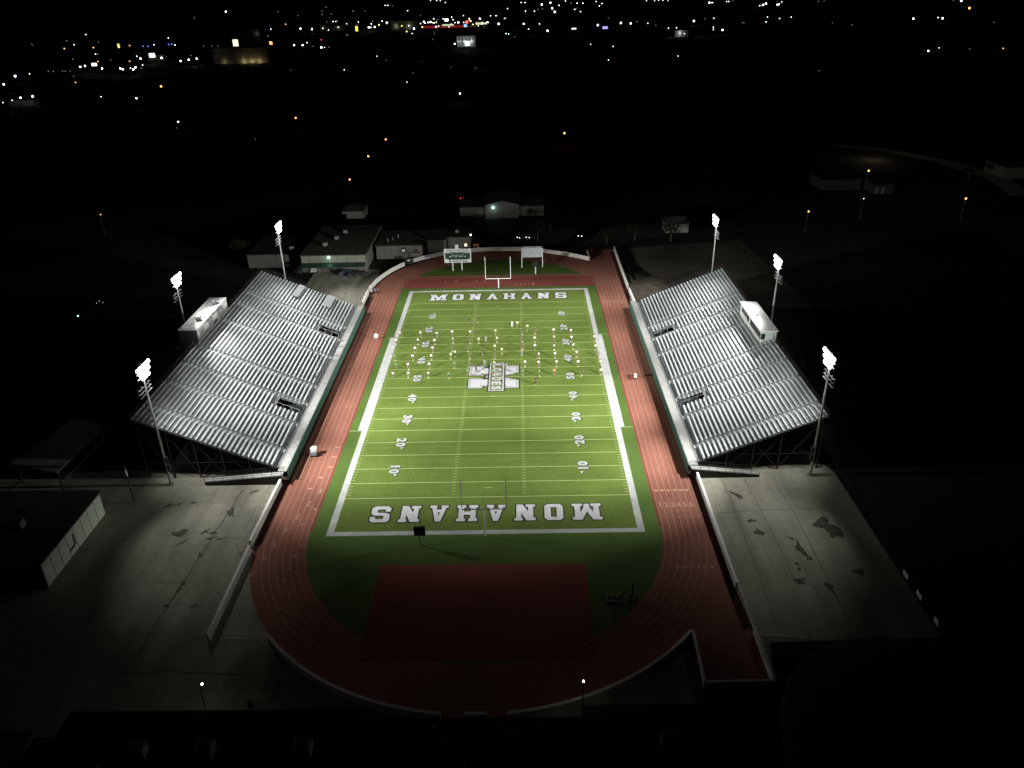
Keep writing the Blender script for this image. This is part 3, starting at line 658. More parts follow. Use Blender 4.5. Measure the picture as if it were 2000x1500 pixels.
# ------------------------------------------------------------------ floodlight masts
def flood_mast():
    r = thing('floodlight_mast', '', 'floodlight', (0, 0, 0), group='floodlight masts round the stadium')
    MB().tube((0, 0, 0), (0, 0, 23.9), .26, .15, 10).build('mast', M_GALV, r, True)
    MB().tube((0, 0, 0), (0, 0, .25), .5, .5, 10).build('base_plinth', M_CONC, r)
    MB().box(.2, .6, -.3, .3, 3.0, 4.3).box(.2, .55, -.25, .25, 4.6, 5.8).build('control_box', M_STEEL, r)
    m = MB()
    for z in (21.75, 22.65, 23.55): m.beam((.12, -2.1, z), (.12, 2.1, z), .12)
    m.build('crossarm', M_GALV, r)
    m = MB()
    for z in (18.4, 19.1, 19.8): m.beam((-.1, -2.2, z), (-.1, 2.2, z), .1)
    m.build('lower_crossarm', M_GALV, r)
    for j, z in enumerate((21.75, 22.65, 23.55)):
        for i in range(3 + j):
            y = (i - (2 + j) / 2) * .92; yaw = (i - (2 + j) / 2) * .26; tilt = -.42
            Mx = Matrix.Translation((.28, y, z)) @ Matrix.Rotation(yaw, 4, 'Z') @ Matrix.Rotation(-tilt, 4, 'Y')
            h = MB().tube((-.12, 0, 0), (.22, 0, 0), .14, .36, 10); h.xf(Mx); lh = h.build('lamp', M_LAMPB, r, True)
            g = MB().ball((.24, 0, 0), .28, .36, .38, 10, 6); g.xf(Mx); g.build('lens', M_FLOODL, lh, True)
    for j, z in enumerate((18.4, 19.1, 19.8)):
        for i in range(4):
            y = -1.95 + 1.3 * i
            Mx = Matrix.Translation((-.25, y, z + .05)) @ Matrix.Rotation(PI + (i - 1) * .3, 4, 'Z') @ Matrix.Rotation(.5, 4, 'Y')
            MB().tube((-.1, 0, 0), (.2, 0, 0), .09, .24, 8).xf(Mx).build('unlit_lamp', M_GREY, r, True)
    return r
mast0 = flood_mast()
mast_labels = ['floodlight mast at the near end of the left stand', 'floodlight mast at the near end of the right stand, over the right lot', 'brightest floodlight mast, behind the left press box',
               'floodlight mast behind the right press box', 'floodlight mast at the far end of the left stand', 'floodlight mast at the far end of the right stand']
masts = [mast0] + [copy_tree(mast0) for _ in range(5)]
for i, (x, y, beams) in enumerate(FLOOD):
    o = masts[i]
    rz = 0.0 if x < 0 else PI
    zo = -.35 if i in (2, 3) else 0.0
    o.location = (x, y, zo); o.rotation_euler = (0, 0, rz); o['label'] = mast_labels[i]
    for k, (ax, ay, az, half, blend, watts) in enumerate(beams):
        ld = bpy.data.lights.new('flood_beam', 'SPOT'); ld.energy = watts; ld.color = FLOOD_COL; ld.spot_size = math.radians(2 * half); ld.spot_blend = blend; ld.shadow_soft_size = 0.55
        lo = bpy.data.objects.new('flood_beam', ld); COL.objects.link(lo); lo.parent = o
        src = Vector((1.5, 0, 22.7)); tgt = Matrix.Rotation(-rz, 3, 'Z') @ Vector((ax - x, ay - y, az - zo))
        lo.location = src; lo.rotation_euler = (tgt - src).to_track_quat('-Z', 'Y').to_euler()

# ------------------------------------------------------------------ goal posts, boards, clocks
def goal_post(yb, ybar, label, zb=3.25, zt=9.6):
    r = thing('goal_post', label, 'goal post', (0, yb, 0), group='goal posts'); s = 1 if yb < 0 else -1
    m = MB().path([(0, yb, 0), (0, yb, 2.3), (0, yb + .25 * s, 3.0), (0, ybar, zb)], .12, 8); m.build('post', M_WHITE, r)
    MB().tube((-3.55, ybar, zb), (3.55, ybar, zb), .09, .09, 8).build('crossbar', M_WHITE, r)
    for x in (-3.55, 3.55): MB().tube((x, ybar, zb), (x, ybar, zt), .065, .055, 8).build('upright', M_WHITE, r)
goal_post(-56.4, -54.9, 'white goal post at the near end of the field', 4.15, 9.7)
goal_post(57.6, 55.2, 'white goal post at the far end of the field', 3.6, 10.0)
sb = thing('scoreboard', 'dark green scoreboard with white sign strips on two white posts', 'scoreboard', (-12.7, 73.6, 0))
for x in (-14.3, -11.5): MB().box(x - .14, x + .14, 73.4, 73.7, 0, 4.0).build('post', M_WHITE, sb)
B = dict(x0=-16.75, x1=-8.55, y=73.2)
MB().box(-16.75, -8.55, 73.2, 73.9, 2.6, 6.9).build('cabinet', M_WHITE, sb)
MB().box(-16.45, -8.85, 73.17, 73.198, 3.55, 6.0).build('face', M_DGREEN, sb)
f = MB()
for a, b in (((-14.4, 5.0), (-10.9, 5.0)), ((-14.4, 5.85), (-10.9, 5.85)), ((-14.4, 5.0), (-14.4, 5.85)), ((-10.9, 5.0), (-10.9, 5.85))): f.beam((a[0], 73.15, a[1]), (b[0], 73.15, b[1]), .07)
f.build('clock_frame', M_WHITE, sb)
MB().box(-16.45, -14.8, 73.13, 73.168, 5.55, 6.0).box(-10.5, -8.85, 73.13, 73.168, 5.55, 6.0).box(-16.45, -15.7, 73.13, 73.168, 3.55, 3.9).box(-9.5, -8.85, 73.13, 73.168, 3.55, 3.9).build('label_plate', mat('grey_plate', (.42, .45, .45), .7), sb)
t = MB()
for w_, x, wd in (('DOWN', -14.75, 1.0), ('TO GO', -13.3, 1.0), ('BALL ON', -11.7, 1.15), ('QTR', -10.35, .6)): put_text(t, w_, (x, 73.15, 4.55), (1, 0, 0), (0, 0, 1), .36, wd, .03)
t.build('caption', M_WHITE, sb)
t = MB(); put_text(t, 'HOME OF THE LOBOES', (-12.65, 73.18, 6.45), (1, 0, 0), (0, 0, 1), .5, 6.6, .02); put_text(t, 'SECURITY BANK', (-11.9, 73.18, 3.06), (1, 0, 0), (0, 0, 1), .52, 4.6, .03)
put_text(t, 'LOBOES', (-15.62, 73.12, 5.78), (1, 0, 0), (0, 0, 1), .25, 1.3, .01); put_text(t, 'GUEST', (-9.67, 73.12, 5.78), (1, 0, 0), (0, 0, 1), .25, 1.2, .01)
t.add([(-15.0 + .33 * math.cos(2 * PI * i / 14), 73.18, 3.06 + .3 * math.sin(2 * PI * i / 14)) for i in range(14)], [tuple(range(14))])
t.build('sign_lettering', M_BLACK, sb)
MB().prism([(-13.4, 73.5), (-12.2, 73.5), (-12.2, 73.6), (-13.4, 73.6)], 6.91, 7.0).box(-13.35, -12.25, 73.45, 73.6, 7.35, 8.1).box(-13.2, -12.4, 73.45, 73.6, 7.0, 7.34).box(-13.4, -13.2, 73.45, 73.6, 7.8, 8.2).box(-12.4, -12.2, 73.45, 73.6, 7.8, 8.2).build('head_crest', M_WHITE, sb)
nb = thing('notice_board', 'white printed board on two tall legs right of the far goal', 'board', (10, 75.2, 0))
for x in (6.85, 13.2): MB().box(x - .13, x + .13, 75.1, 75.35, 0, 4.0).build('leg', M_WHITE, nb)
MB().box(6.75, 13.3, 74.9, 75.08, 3.3, 6.2).build('panel', mat('grey_white_panel', (.55, .58, .60), .7), nb)
MB().box(6.75, 13.3, 74.88, 75.10, 6.205, 6.8).build('header', M_DGREEN, nb)
t = MB(); put_text(t, 'HOME OF THE LOBOES', (10, 74.87, 6.5), (1, 0, 0), (0, 0, 1), .36, 5.6, .02); t.build('header_lettering', M_WHITE, nb)
t = MB()
for j in range(7):
    z = 5.85 - .36 * j; x = 7.2
    rnd = random.Random(j)
    while x < 12.6:
        w_ = rnd.uniform(.4, 1.3); t.box(x, min(x + w_, 12.9), 74.88, 74.896, z - .06, z + .06); x += w_ + rnd.uniform(.15, .5)
t.build('printed_line', mat('grey_print', (.30, .32, .34), .8), nb)
def clock(x, y, label, pm, h, w):
    r = thing('play_clock', label, 'play clock', (x, y, 0), group='play clocks behind the goals')
    MB().box(x - .13, x + .13, y - .1, y + .1, 0, h).build('post', pm, r)
    MB().box(x - w / 2, x + w / 2, y - .25, y + .15, h + .002, h + 1.6).build('cabinet', M_BLACK, r)
    MB().box(x - w / 2 + .15, x + w / 2 - .15, y + .152, y + .17, h + .2, h + 1.4).build('display', M_GLASS, r)
clock(-9.96, -58.55, 'black play clock on a white post behind the near end line', M_WHITE, 2.1, 1.75)
clock(10.9, 69.0, 'dark play clock on a white stub post behind the far runway', M_WHITE, 2.3, 1.75)

# ------------------------------------------------------------------ people
def skin_mesh(name, verts, edges, radii, root=0, sub=1):
    me = bpy.data.meshes.new(name); me.from_pydata(verts, edges, [])
    o = bpy.data.objects.new(name, me); COL.objects.link(o)
    o.modifiers.new('k', 'SKIN'); ss = o.modifiers.new('s', 'SUBSURF'); ss.levels = sub; ss.render_levels = sub
    for i, sv in enumerate(me.skin_vertices[0].data):
        r_ = radii[i]; sv.radius = (r_, r_) if not isinstance(r_, tuple) else r_; sv.use_root = (i == root)
    bpy.context.view_layer.update()
    out = bpy.data.meshes.new_from_object(o.evaluated_get(bpy.context.evaluated_depsgraph_get()))
    out.name = name; bpy.data.objects.remove(o)
    for p in out.polygons: p.use_smooth = True
    return out
def make_pose(kind):
    """returns dict of meshes; figure faces -Y, feet on z=0"""
    arms = {'stand': ((.26, -.02, 1.16), (.29, -.09, .92)), 'horn': ((.30, -.05, 1.18), (.12, -.33, 1.34)), 'walk': ((.27, .05, 1.16), (.28, -.10, .94))}[kind]
    st_ = .22 if kind == 'walk' else 0.03
    V = [(0, 0, .96), (0, .0, 1.14), (0, .01, 1.36), (0, .0, 1.50), (0, -.015, 1.57), (0, -.02, 1.66), (0, -.01, 1.74)]; R = [(.16, .11), (.145, .10), (.17, .105), .062, .058, (.078, .10), (.05, .07)]
    E = [(0, 1), (1, 2), (2, 3), (3, 4), (4, 5), (5, 6)]
    def chain(start, pts, rs):
        p = start
        for c, r_ in zip(pts, rs): V.append(c); R.append(r_); E.append((p, len(V) - 1)); p = len(V) - 1
        return p
    arms_ids = []
    for s in (-1, 1):
        el, wr = arms
        w = chain(2, [(s * .19, .01, 1.41), (s * el[0], el[1], el[2]), (s * wr[0], wr[1], wr[2])], [.062, .045, .030])
        arms_ids.append((s, Vector((s * el[0], el[1], el[2])), Vector((s * wr[0], wr[1], wr[2]))))
        y = s * st_
        chain(0, [(s * .10, 0, .88), (s * .11, y * .5 - .03, .50), (s * .11, y, .10), (s * .12, y - .02, .05), (s * .13, y - .16, .04)], [.098, .065, .043, .045, .035])
    body = skin_mesh('body', V, E, R)
    bm = bmesh.new(); bm.from_mesh(body)
    # hands: palm plus five separate fingers as tapered chains rooted in the palm
    fv = MB()
    for s, el, wr in arms_ids:
        d = (wr - el).normalized(); side = Vector((0, -1, 0)) if kind != 'horn' else Vector((0, 0, 1)); nrm = d.cross(side).normalized(); side = nrm.cross(d).normalized()
        p0 = wr; p1 = wr + d * .09
        fv.beam(p0, p1, .035, .085, up=side)
        for i, L in enumerate((.070, .082, .076, .058)):
            b = p1 + side * (.033 - .022 * i); k1 = b + d * L * .5 + nrm * (-s * .004); k2 = k1 + d * L * .45 - nrm * (s * .022)
            fv.tube(b - d * .01, k1, .0095, .0088, 6); fv.tube(k1, k2, .0088, .007, 6)
        b = p0 + d * .03 + side * .04; k1 = b + (d * .6 + side * .8).normalized() * .04; k2 = k1 + d * .035
        fv.tube(b - side * .01, k1, .011, .010, 6); fv.tube(k1, k2, .010, .008, 6)
    me2 = bpy.data.meshes.new('h'); me2.from_pydata([tuple(v) for v in fv.v], [], fv.f); bm.from_mesh(me2)
    # face: nose, brow line, mouth and ears raised from the head
    fc = MB().ball((0, -.125, 1.655), .014, .02, .022, 6, 5).ball((.083, -.02, 1.655), .012, .022, .032, 6, 5).ball((-.083, -.02, 1.655), .012, .022, .032, 6, 5).ball((0, -.108, 1.612), .026, .012, .008, 6, 5).ball((.03, -.108, 1.675), .013, .01, .009, 6, 5).ball((-.03, -.108, 1.675), .013, .01, .009, 6, 5)
    me3 = bpy.data.meshes.new('f'); me3.from_pydata([tuple(v) for v in fc.v], [], fc.f); bm.from_mesh(me3)
    bm.to_mesh(body); bm.free()
    V = [(0, 0, .93), (0, .0, 1.12), (0, .01, 1.36), (0, .005, 1.465)]; R = [(.19, .14), (.18, .135), (.20, .135), .085]; E = [(0, 1), (1, 2), (2, 3)]
    el = arms[0]
    for s in (-1, 1):
        a = len(V); V += [(s * .20, .01, 1.42), (s * (.20 + (el[0] - .20) * .75), .01 + (el[1] - .01) * .75, 1.42 + (el[2] - 1.42) * .75)]; R += [.085, .075]; E += [(2, a), (a, a + 1)]
    shirt = skin_mesh('shirt', V, E, R)
    V = [(0, 0, 1.0), (0, 0, .90)]; R = [(.17, .125), (.175, .13)]; E = [(0, 1)]
    for s in (-1, 1):
        a = len(V); V += [(s * .105, -.005, .84), (s * .115, s * st_ * .45 - .02, .58)]; R += [.115, .105]; E += [(1, a), (a, a + 1)]
    shorts = skin_mesh('shorts', V, E, R)
    V = [(0, 0, 1.0), (0, 0, .90)]; R = [(.17, .125), (.175, .13)]; E = [(0, 1)]
    for s in (-1, 1):
        a = len(V); V += [(s * .105, -.005, .84), (s * .112, s * st_ * .5 - .03, .50), (s * .112, s * st_, .12)]; R += [.115, .085, .07]; E += [(1, a), (a, a + 1), (a + 1, a + 2)]
    trousers = skin_mesh('trousers', V, E, R)
    hb = MB().ball((0, .005, 1.715), .098, .112, .088, 12, 8); hb.v = [(x, y if y > -.07 else -.07 - (y + .07) * .2, max(z, 1.665)) for x, y, z in hb.v]
    hair = bpy.data.meshes.new('hair'); hair.from_pydata(hb.v, [], hb.f)
    sh = MB()
    for s in (-1, 1):
        y = s * st_; sh.ball((s * .125, y - .075, .05), .058, .16, .052, 8, 6)
    shoe = bpy.data.meshes.new('shoe'); shoe.from_pydata([(x, y, max(z, .001)) for x, y, z in sh.v], [], sh.f)
    return dict(body=body, shirt=shirt, shorts=shorts, trousers=trousers, hair=hair, shoe=shoe)
POSES = {k: make_pose(k) for k in ('stand', 'horn', 'walk')}
CACHE = {}
def matmesh(me, m):
    k = (me.name, m.name)
    if k not in CACHE:
        c = me.copy(); c.materials.clear(); c.materials.append(m); CACHE[k] = c
    return CACHE[k]
def person(loc, rz, pose, top, bottom, btype, shoe, label, group, scale=1.0, hair=True):
    r = thing('person', label, 'person', loc, rz, group); P = POSES[pose]; r.scale = (scale,) * 3
    for nm_, me, m in (('body', P['body'], M_SKIN), ('shirt', P['shirt'], CLOTH[top]), (btype, P[btype], CLOTH[bottom]), ('shoes', P['shoe'], M_SHOE if shoe else M_SHOEK), ('hair', P['hair'], M_HAIR)):
        o = bpy.data.objects.new(nm_, matmesh(me, m)); COL.objects.link(o); o.parent = r
    return r
C0 = Vector((6.3151, -156.0263, 78.1041)); RM = cam.matrix_world.to_3x3()
def gp(px, py, z=0.0):
    """ground point seen at a photograph pixel (used only to read off real positions)"""
    d = RM @ Vector(((px - 1000) / 1528.05, -(py - 750) / 1528.05, -1)); t = (z - C0.z) / d.z; return C0 + d * t
PEOPLE = [  # photo pixel of the feet, outfit
 (782, 659.5, 'W'), (821.8, 658.6, 'W'), (853.6, 659.2, 'W'), (774.4, 673.6, 'W'), (817, 673.6, 'W'), (849.4, 673.6, 'W'), (811.6, 689.2, 'W'), (845.5, 689.2, 'W'),
 (772, 705, 'G'), (806.5, 704.6, 'W'), (842.8, 703.7, 'W'), (774.4, 721.4, 'G'), (797.8, 721.7, 'W'), (839.2, 721.4, 'W'), (768.4, 738.8, 'W'), (798.1, 737.9, 'W'), (837.4, 738.5, 'W'), (877.3, 740, 'G'),
 (917.4, 633.7, 'K'), (933.9, 631.3, 'K'), (883.5, 657.4, 'W'), (918.6, 656.2, 'W'), (967.8, 654.4, 'P'), (884.7, 670.6, 'W'), (918, 671.2, 'D'), (934.8, 671.2, 'P'), (949.2, 669.1, 'Y'), (970.8, 669.2, 'P'),
 (883.2, 686.8, 'D'), (914.1, 687.1, 'D'), (966.6, 684.4, 'P'), (980.4, 692, 'P'), (943.2, 695, 'K'), (889.2, 696.8, 'Q'), (880.8, 702, 'P'), (918, 702, 'D'), (966, 702, 'D'), (887.7, 719.3, 'G'), (917.1, 719, 'D'),
 (947.1, 716.3, 'Y'), (930.3, 726.2, 'B'), (965.7, 717.5, 'P'), (914.1, 734.3, 'G'), (943, 737, 'W'), (963.6, 734.6, 'G'), (980.1, 748, 'H'),
 (1000.4, 638.8, 'F'), (1010.6, 640, 'P'), (1030, 646, 'P'), (1020, 654, 'D'), (1045, 652.5, 'D'), (1081.4, 653.2, 'W'), (1020.8, 668.2, 'D'), (1044.2, 669.4, 'W'), (1082, 666.5, 'P'), (1021.7, 682, 'D'), (1044.8, 684, 'W'), (1082.6, 684, 'W'),
 (1019, 694, 'Y'), (989, 721.5, 'Y'), (1052.3, 700.7, 'W'), (1083.8, 700.4, 'W'), (1025.6, 716.6, 'W'), (1052, 716.9, 'W'), (1086.8, 716, 'W'), (1021.1, 734, 'G'), (1053.8, 735.2, 'G'), (1082.6, 733.4, 'O'), (1045.7, 750.8, 'B'),
 (1114.8, 653.8, 'W'), (1116, 668.2, 'W'), (1119.6, 683.5, 'W'), (1161, 667, 'W'), (1162.8, 685, 'W'), (1169.4, 699.8, 'Y'), (1126.2, 698, 'W'), (1128.9, 716.6, 'W'), (1171.8, 716, 'W'), (1173.6, 732.2, 'W'), (1136.4, 734, 'D')]
OUT = {'W': ('white', 'black', 'shorts', 'white shirt, black shorts'), 'G': ('green', 'black', 'shorts', 'green shirt, black shorts'), 'K': ('black', 'black', 'shorts', 'black shirt, black shorts'),
       'P': ('pale', 'olive', 'shorts', 'pale green shirt, dark shorts'), 'D': ('olive', 'black', 'shorts', 'dark green shirt, black shorts'), 'Y': ('grey', 'grey', 'trousers', 'grey shirt, grey trousers'),
       'B': ('black', 'black', 'trousers', 'black shirt, black trousers'), 'H': ('green', 'black', 'trousers', 'green shirt, black trousers'), 'Q': ('white', 'black', 'trousers', 'white shirt, black trousers'),
       'F': ('white', 'white', 'trousers', 'white top, white trousers'), 'O': ('orange', 'black', 'shorts', 'orange shirt, black shorts')}
def where(x, y):
    k = round((y / YD) / 5) * 5; n = 50 - abs(k)
    ln_ = 'midfield 50 line' if n == 50 else '%s %d yard line' % ('far' if k > 0 else 'near', n)
    if x < -22: lat = 'at left sideline'
    elif x < -18.6: lat = 'outside left numbers'
    elif x < -15.4: lat = 'on left numbers'
    elif x < -7.5: lat = 'inside left numbers'
    elif x < -4.5: lat = 'on left hashes'
    elif x < -1.2: lat = 'inside left hashes'
    elif x < 2.2: lat = 'mid field'
    elif x < 5.0: lat = 'inside right hashes'
    elif x < 7.8: lat = 'on right hashes'
    elif x < 15.4: lat = 'inside right numbers'
    elif x < 18.6: lat = 'on right numbers'
    elif x < 22: lat = 'outside right numbers'
    else: lat = 'at right sideline'
    return ln_, lat
rows = []
for px, py, k in PEOPLE:
    p = gp(px, py); rows.append((p.x, p.y, k) + where(p.x, p.y))
seen = {}
for x, y, k, a, b in rows: seen.setdefault((k, a, b), []).append((x, y))
random.seed(11)
for x, y, k, a, b in rows:
    lst = sorted(seen[(k, a, b)]); extra = ''
    if len(lst) > 1: extra = ', ' + ('left one' if (x, y) == lst[0] else 'right one')
    top, bot, bt, desc = OUT[k]
    facing = random.gauss(0, .5) if k != 'K' else PI + random.gauss(0, .4)
    pose = random.choice(('stand', 'horn', 'horn', 'walk')) if k in 'WGPD' else random.choice(('stand', 'walk'))
    person((x, y, .03), facing, pose, top, bot, bt, random.random() < .75, 'person in %s, %s, %s%s' % (desc, a, b, extra), 'people drilling on the field', random.uniform(.98, 1.1))
# spectators on the left stand
def on_left(px, py):
    lo, hi = 0.0, 14.0
    for _ in range(40):
        z = (lo + hi) / 2; q = gp(px, py, z); zs = 1.9 + (abs(q.x) - 37.35) * .338 / .78
        if zs > z: lo = z
        else: hi = z
    q = gp(px, py, z); k = max(1, int((abs(q.x) - 37.35) / .78)); return (-37.35 - .78 * k - .16, q.y, 1.9 + .338 * k + .005)
SEATS = [(617, 684, 'blue', 'person in a blue shirt standing alone in the left stand rows'), (637, 672, 'white', 'person in a white cap in the left stand, just below the far stair opening'),
         (629, 659, 'black', 'person in black in the left stand against the far stair opening'), (612, 692, 'black', 'person in black in the left stand just behind the one in purple'), (621, 698, 'purple', 'person in dark purple low in the left stand, near the aisle'),
         (624, 737, 'pale', 'person in pale green near the front walkway of the left stand'), (626, 746, 'black', 'person in black nearest the front walkway of the left stand')]
for px, py, c, lab in SEATS: person(on_left(px, py), PI / 2, 'stand', c, 'black', 'trousers', True, lab, 'people in the left stand', 1.0)

# ------------------------------------------------------------------ equipment round the track
def wheels(r, pts, rad=.16):
    for x, y in pts:
        w = MB().tube((x - .05, y, rad), (x + .05, y, rad), rad, rad, 10).build('wheel', M_BLACK, r); MB().tube((x - .055, y, rad), (x + .055, y, rad), rad * .5, rad * .5, 8).build('rim', M_GREY, w)
q = gp(735, 662)
r = thing('bass_drum', 'large white round drum standing on the far left track', 'drum', (q.x, q.y, .03))
MB().tube((q.x, q.y - .3, .85), (q.x, q.y + .3, .85), .52, .52, 20).build('drum_shell', M_WHITE, r, False)
MB().tube((q.x, q.y - .31, .85), (q.x, q.y - .301, .85), .49, .49, 20).build('drum_head', M_WHITE, r)
MB().beam((q.x - .4, q.y - .3, .03), (q.x - .15, q.y, .4), .05).beam((q.x + .4, q.y - .3, .03), (q.x + .15, q.y, .4), .05).beam((q.x, q.y + .45, .03), (q.x, q.y, .4), .05).build('stand', M_GREY, r)
q = gp(614, 889)
r = thing('equipment_cart', 'white covered equipment cart on the left track nearest the camera', 'cart', (q.x, q.y, .03))
MB().box(q.x - .6, q.x + .6, q.y - .8, q.y + .8, .22, .34).build('chassis', M_STEEL, r)
MB().box(q.x - .55, q.x + .55, q.y - .75, q.y + .1, .342, 1.0).build('load_bin', M_GREY, r)
MB().prism([(q.x - .6, q.y - .1), (q.x + .45, q.y - .1), (q.x + .6, q.y + .4), (q.x + .3, q.y + .85), (q.x - .35, q.y + .85), (q.x - .62, q.y + .4)], 1.002, 1.5).build('white_cover', M_WHITE, r)
MB().box(q.x - .2, q.x + .25, q.y + .2, q.y + .55, 1.502, 1.56).build('top_plate', M_GREY, r)
MB().beam((q.x + .5, q.y + .8, .5), (q.x + .8, q.y + 1.1, 1.0), .06).build('push_handle', M_STEEL, r)
wheels(r, [(q.x - .5, q.y - .65), (q.x + .5, q.y - .65), (q.x - .5, q.y + .65), (q.x + .5, q.y + .65)])
q = gp(1237, 739)
r = thing('hurdle_cart', 'low maroon cart with a white box on the right track', 'cart', (q.x, q.y, .03))
MB().box(q.x - .8, q.x + .8, q.y - .5, q.y + .5, .3, .42).build('platform', mat('maroon_paint', (.14, .03, .025), .6), r)
MB().box(q.x - .75, q.x + .05, q.y - .4, q.y + .4, .422, .8).build('bin', mat('maroon_paint', (.14, .03, .025), .6), r)
MB().box(q.x + .1, q.x + .7, q.y - .35, q.y + .4, .422, 1.0).build('box', M_WHITE, r)
MB().beam((q.x + .8, q.y, .4), (q.x + 1.3, q.y, .9), .05).build('push_handle', M_STEEL, r)
wheels(r, [(q.x - .6, q.y - .45), (q.x + .6, q.y - .45), (q.x - .6, q.y + .45), (q.x + .6, q.y + .45)])
q = gp(725, 573)
r = thing('equipment_rack', 'wheeled rack with two pale round drums by the far left wall', 'rack', (q.x, q.y, 0))
MB().box(q.x - .7, q.x + .7, q.y - .5, q.y + .5, .3, .4).build('shelf', M_STEEL, r)
m = MB()
for sx in (-.65, .65):
    for sy in (-.45, .45): m.beam((q.x + sx, q.y + sy, .1), (q.x + sx, q.y + sy, 1.9), .06)
    m.beam((q.x + sx, q.y - .45, 1.9), (q.x + sx, q.y + .45, 1.9), .06)
m.beam((q.x - .65, q.y, 1.9), (q.x + .65, q.y, 1.9), .06).build('frame', M_STEEL, r)
for z in (.9, 1.95): MB().tube((q.x, q.y - .3, z), (q.x, q.y + .3, z), .46, .46, 14).build('drum', mat('cream_drum', (.5, .46, .4), .7), r)
wheels(r, [(q.x - .6, q.y - .4), (q.x + .6, q.y - .4), (q.x - .6, q.y + .4), (q.x + .6, q.y + .4)], .12)
q = gp(733, 575); person((q.x, q.y, .03), .4, 'horn', 'blue', 'black', 'trousers', True, 'person in a blue top beside the drum rack at the far left wall', 'people by the far left wall', 1.05)
q = gp(738, 574); person((q.x, q.y, .03), -1.0, 'horn', 'grey', 'black', 'trousers', False, 'person in grey beside the drum rack, reaching out over the track', 'people by the far left wall', 1.05)
r = thing('blocking_sled', 'low metal blocking sled with two pads on the near right turf', 'sled', (20, -71, 0))
m = MB()
for y in (-71.6, -70.4): m.beam((17.6, y, .15), (20.2, y, .15), .14)
for x in (17.8, 18.6, 19.4): m.beam((x, -71.6, .16), (x, -70.4, .16), .10)
m.beam((19.0, -71, .2), (20.6, -70.2, 1.2), .12).beam((19.8, -71.5, .2), (20.4, -70.2, 1.1), .1).build('skid_frame', M_GREY, r)
for x in (21.1, 21.9): MB().box(x - .13, x + .13, -71.5, -71.2, .05, 1.45).build('pad', M_GREY, r)
MB().beam((21.5, -70.9, .1), (21.5, -70.6, 2.5), .22).build('upright_pad', M_STEEL, r)
MB().ball((21.5, -70.6, 2.6), .24, .24, .16, 8, 5).build('pad_cap', M_GREY, r)
for i, (x, y) in enumerate(((38.7, 68.5), (38.0, 61.0), (40.0, 64))):
    r = thing('player_bench', ['long dark bench leaning outside the far right wall, farthest back', 'long dark bench by the far right wall, nearest the stand', 'dark bench standing apart from the far right wall'][i], 'bench', (x, y, 0), group='dark benches outside the far right wall')
    MB().box(x - .2, x + .2, y - 3, y + 3, .45, .52).build('seat', M_BLACK, r); MB().box(x + .25, x + .3, y - 3, y + 3, .6, 1.0).build('backrest', M_BLACK, r)
    for d in (-2.6, 2.6): MB().box(x - .2, x + .3, y + d - .04, y + d + .04, 0, .449).build('leg', M_STEEL, r)
r = thing('flagpole', 'slim flagpole rising from the short near wall block', 'flagpole', (-.2, -91.1, 0)); MB().tube((-.2, -91.1, 0), (-.2, -91.1, 8.6), .06, .035, 8).build('pole', M_GALV, r); MB().ball((-.2, -91.1, 8.65), .08).build('finial', M_GALV, r)
r = thing('utility_pole', 'dark pole with a pale band in the left yard', 'pole', (-60.7, -45.7, 0)); MB().tube((-60.7, -45.7, 0), (-60.7, -45.7, 7.6), .17, .12, 8).build('pole', M_BARK, r); MB().tube((-60.7, -45.7, 5.4), (-60.7, -45.7, 6.7), .175, .17, 8).build('band', M_WHITE, r); MB().beam((-61.2, -45.7, 7.2), (-60.2, -45.7, 7.2), .1).build('crossarm', M_BARK, r)

# ------------------------------------------------------------------ buildings near the stadium
def seams(m, a, b, z0, z1, n, nrm):
    for i in range(1, n):
        t = i / n; p = Vector(a).lerp(Vector(b), t) + Vector(nrm) * .02
        m.beam((p.x, p.y, z0), (p.x, p.y, z1), .07, .03)
def block(name, label, x0, x1, y0, y1, h, wm, rm, front_seams=0, side_seams=0, par=.25, group=None):
    r = thing(name, label, 'building', ((x0 + x1) / 2, y0, 0), group=group)
    MB().box(x0, x1, y0, y1, 0, h).build('wall', wm, r)
    MB().box(x0 - .3, x1 + .3, y0 - .3, y1 + .3, h + .003, h + par).build('roof', rm, r)
    if front_seams or side_seams:
        m = MB()
        if front_seams: seams(m, (x0, y0, 0), (x1, y0, 0), 0, h, front_seams, (0, -1, 0))
        if side_seams: seams(m, (x1, y0, 0), (x1, y1, 0), 0, h, side_seams, (1, 0, 0))
        m.build('panel_seam', M_SEAM, r)
    return r
def ac_unit(r, x, y, z, s=1.0, m=None):
    u = MB().box(x - .7 * s, x + .7 * s, y - .6 * s, y + .6 * s, z, z + 1.1 * s).build('roof_unit', m or M_GREY, r)
    MB().tube((x, y, z + 1.1 * s + .002), (x, y, z + 1.1 * s + .15), .45 * s, .45 * s, 12).build('fan_guard', M_BLACK, u)
def mark_lamp(r, x, y, z, key, name='wall_lamp', rad=.3):
    MB().ball((x, y, z), rad, rad * .7, rad, 10, 7).build(name, G[key], r)
def point(par, x, y, z, w, col, rad=.2):
    ld = bpy.data.lights.new('lamp_light', 'POINT'); ld.energy = w; ld.color = col; ld.shadow_soft_size = rad
    o = bpy.data.objects.new('lamp_light', ld); COL.objects.link(o)
    if par is not None: o.parent = par
    o.location = Vector((x, y, z)) - (wl(par) if par is not None else Vector((0, 0, 0)))
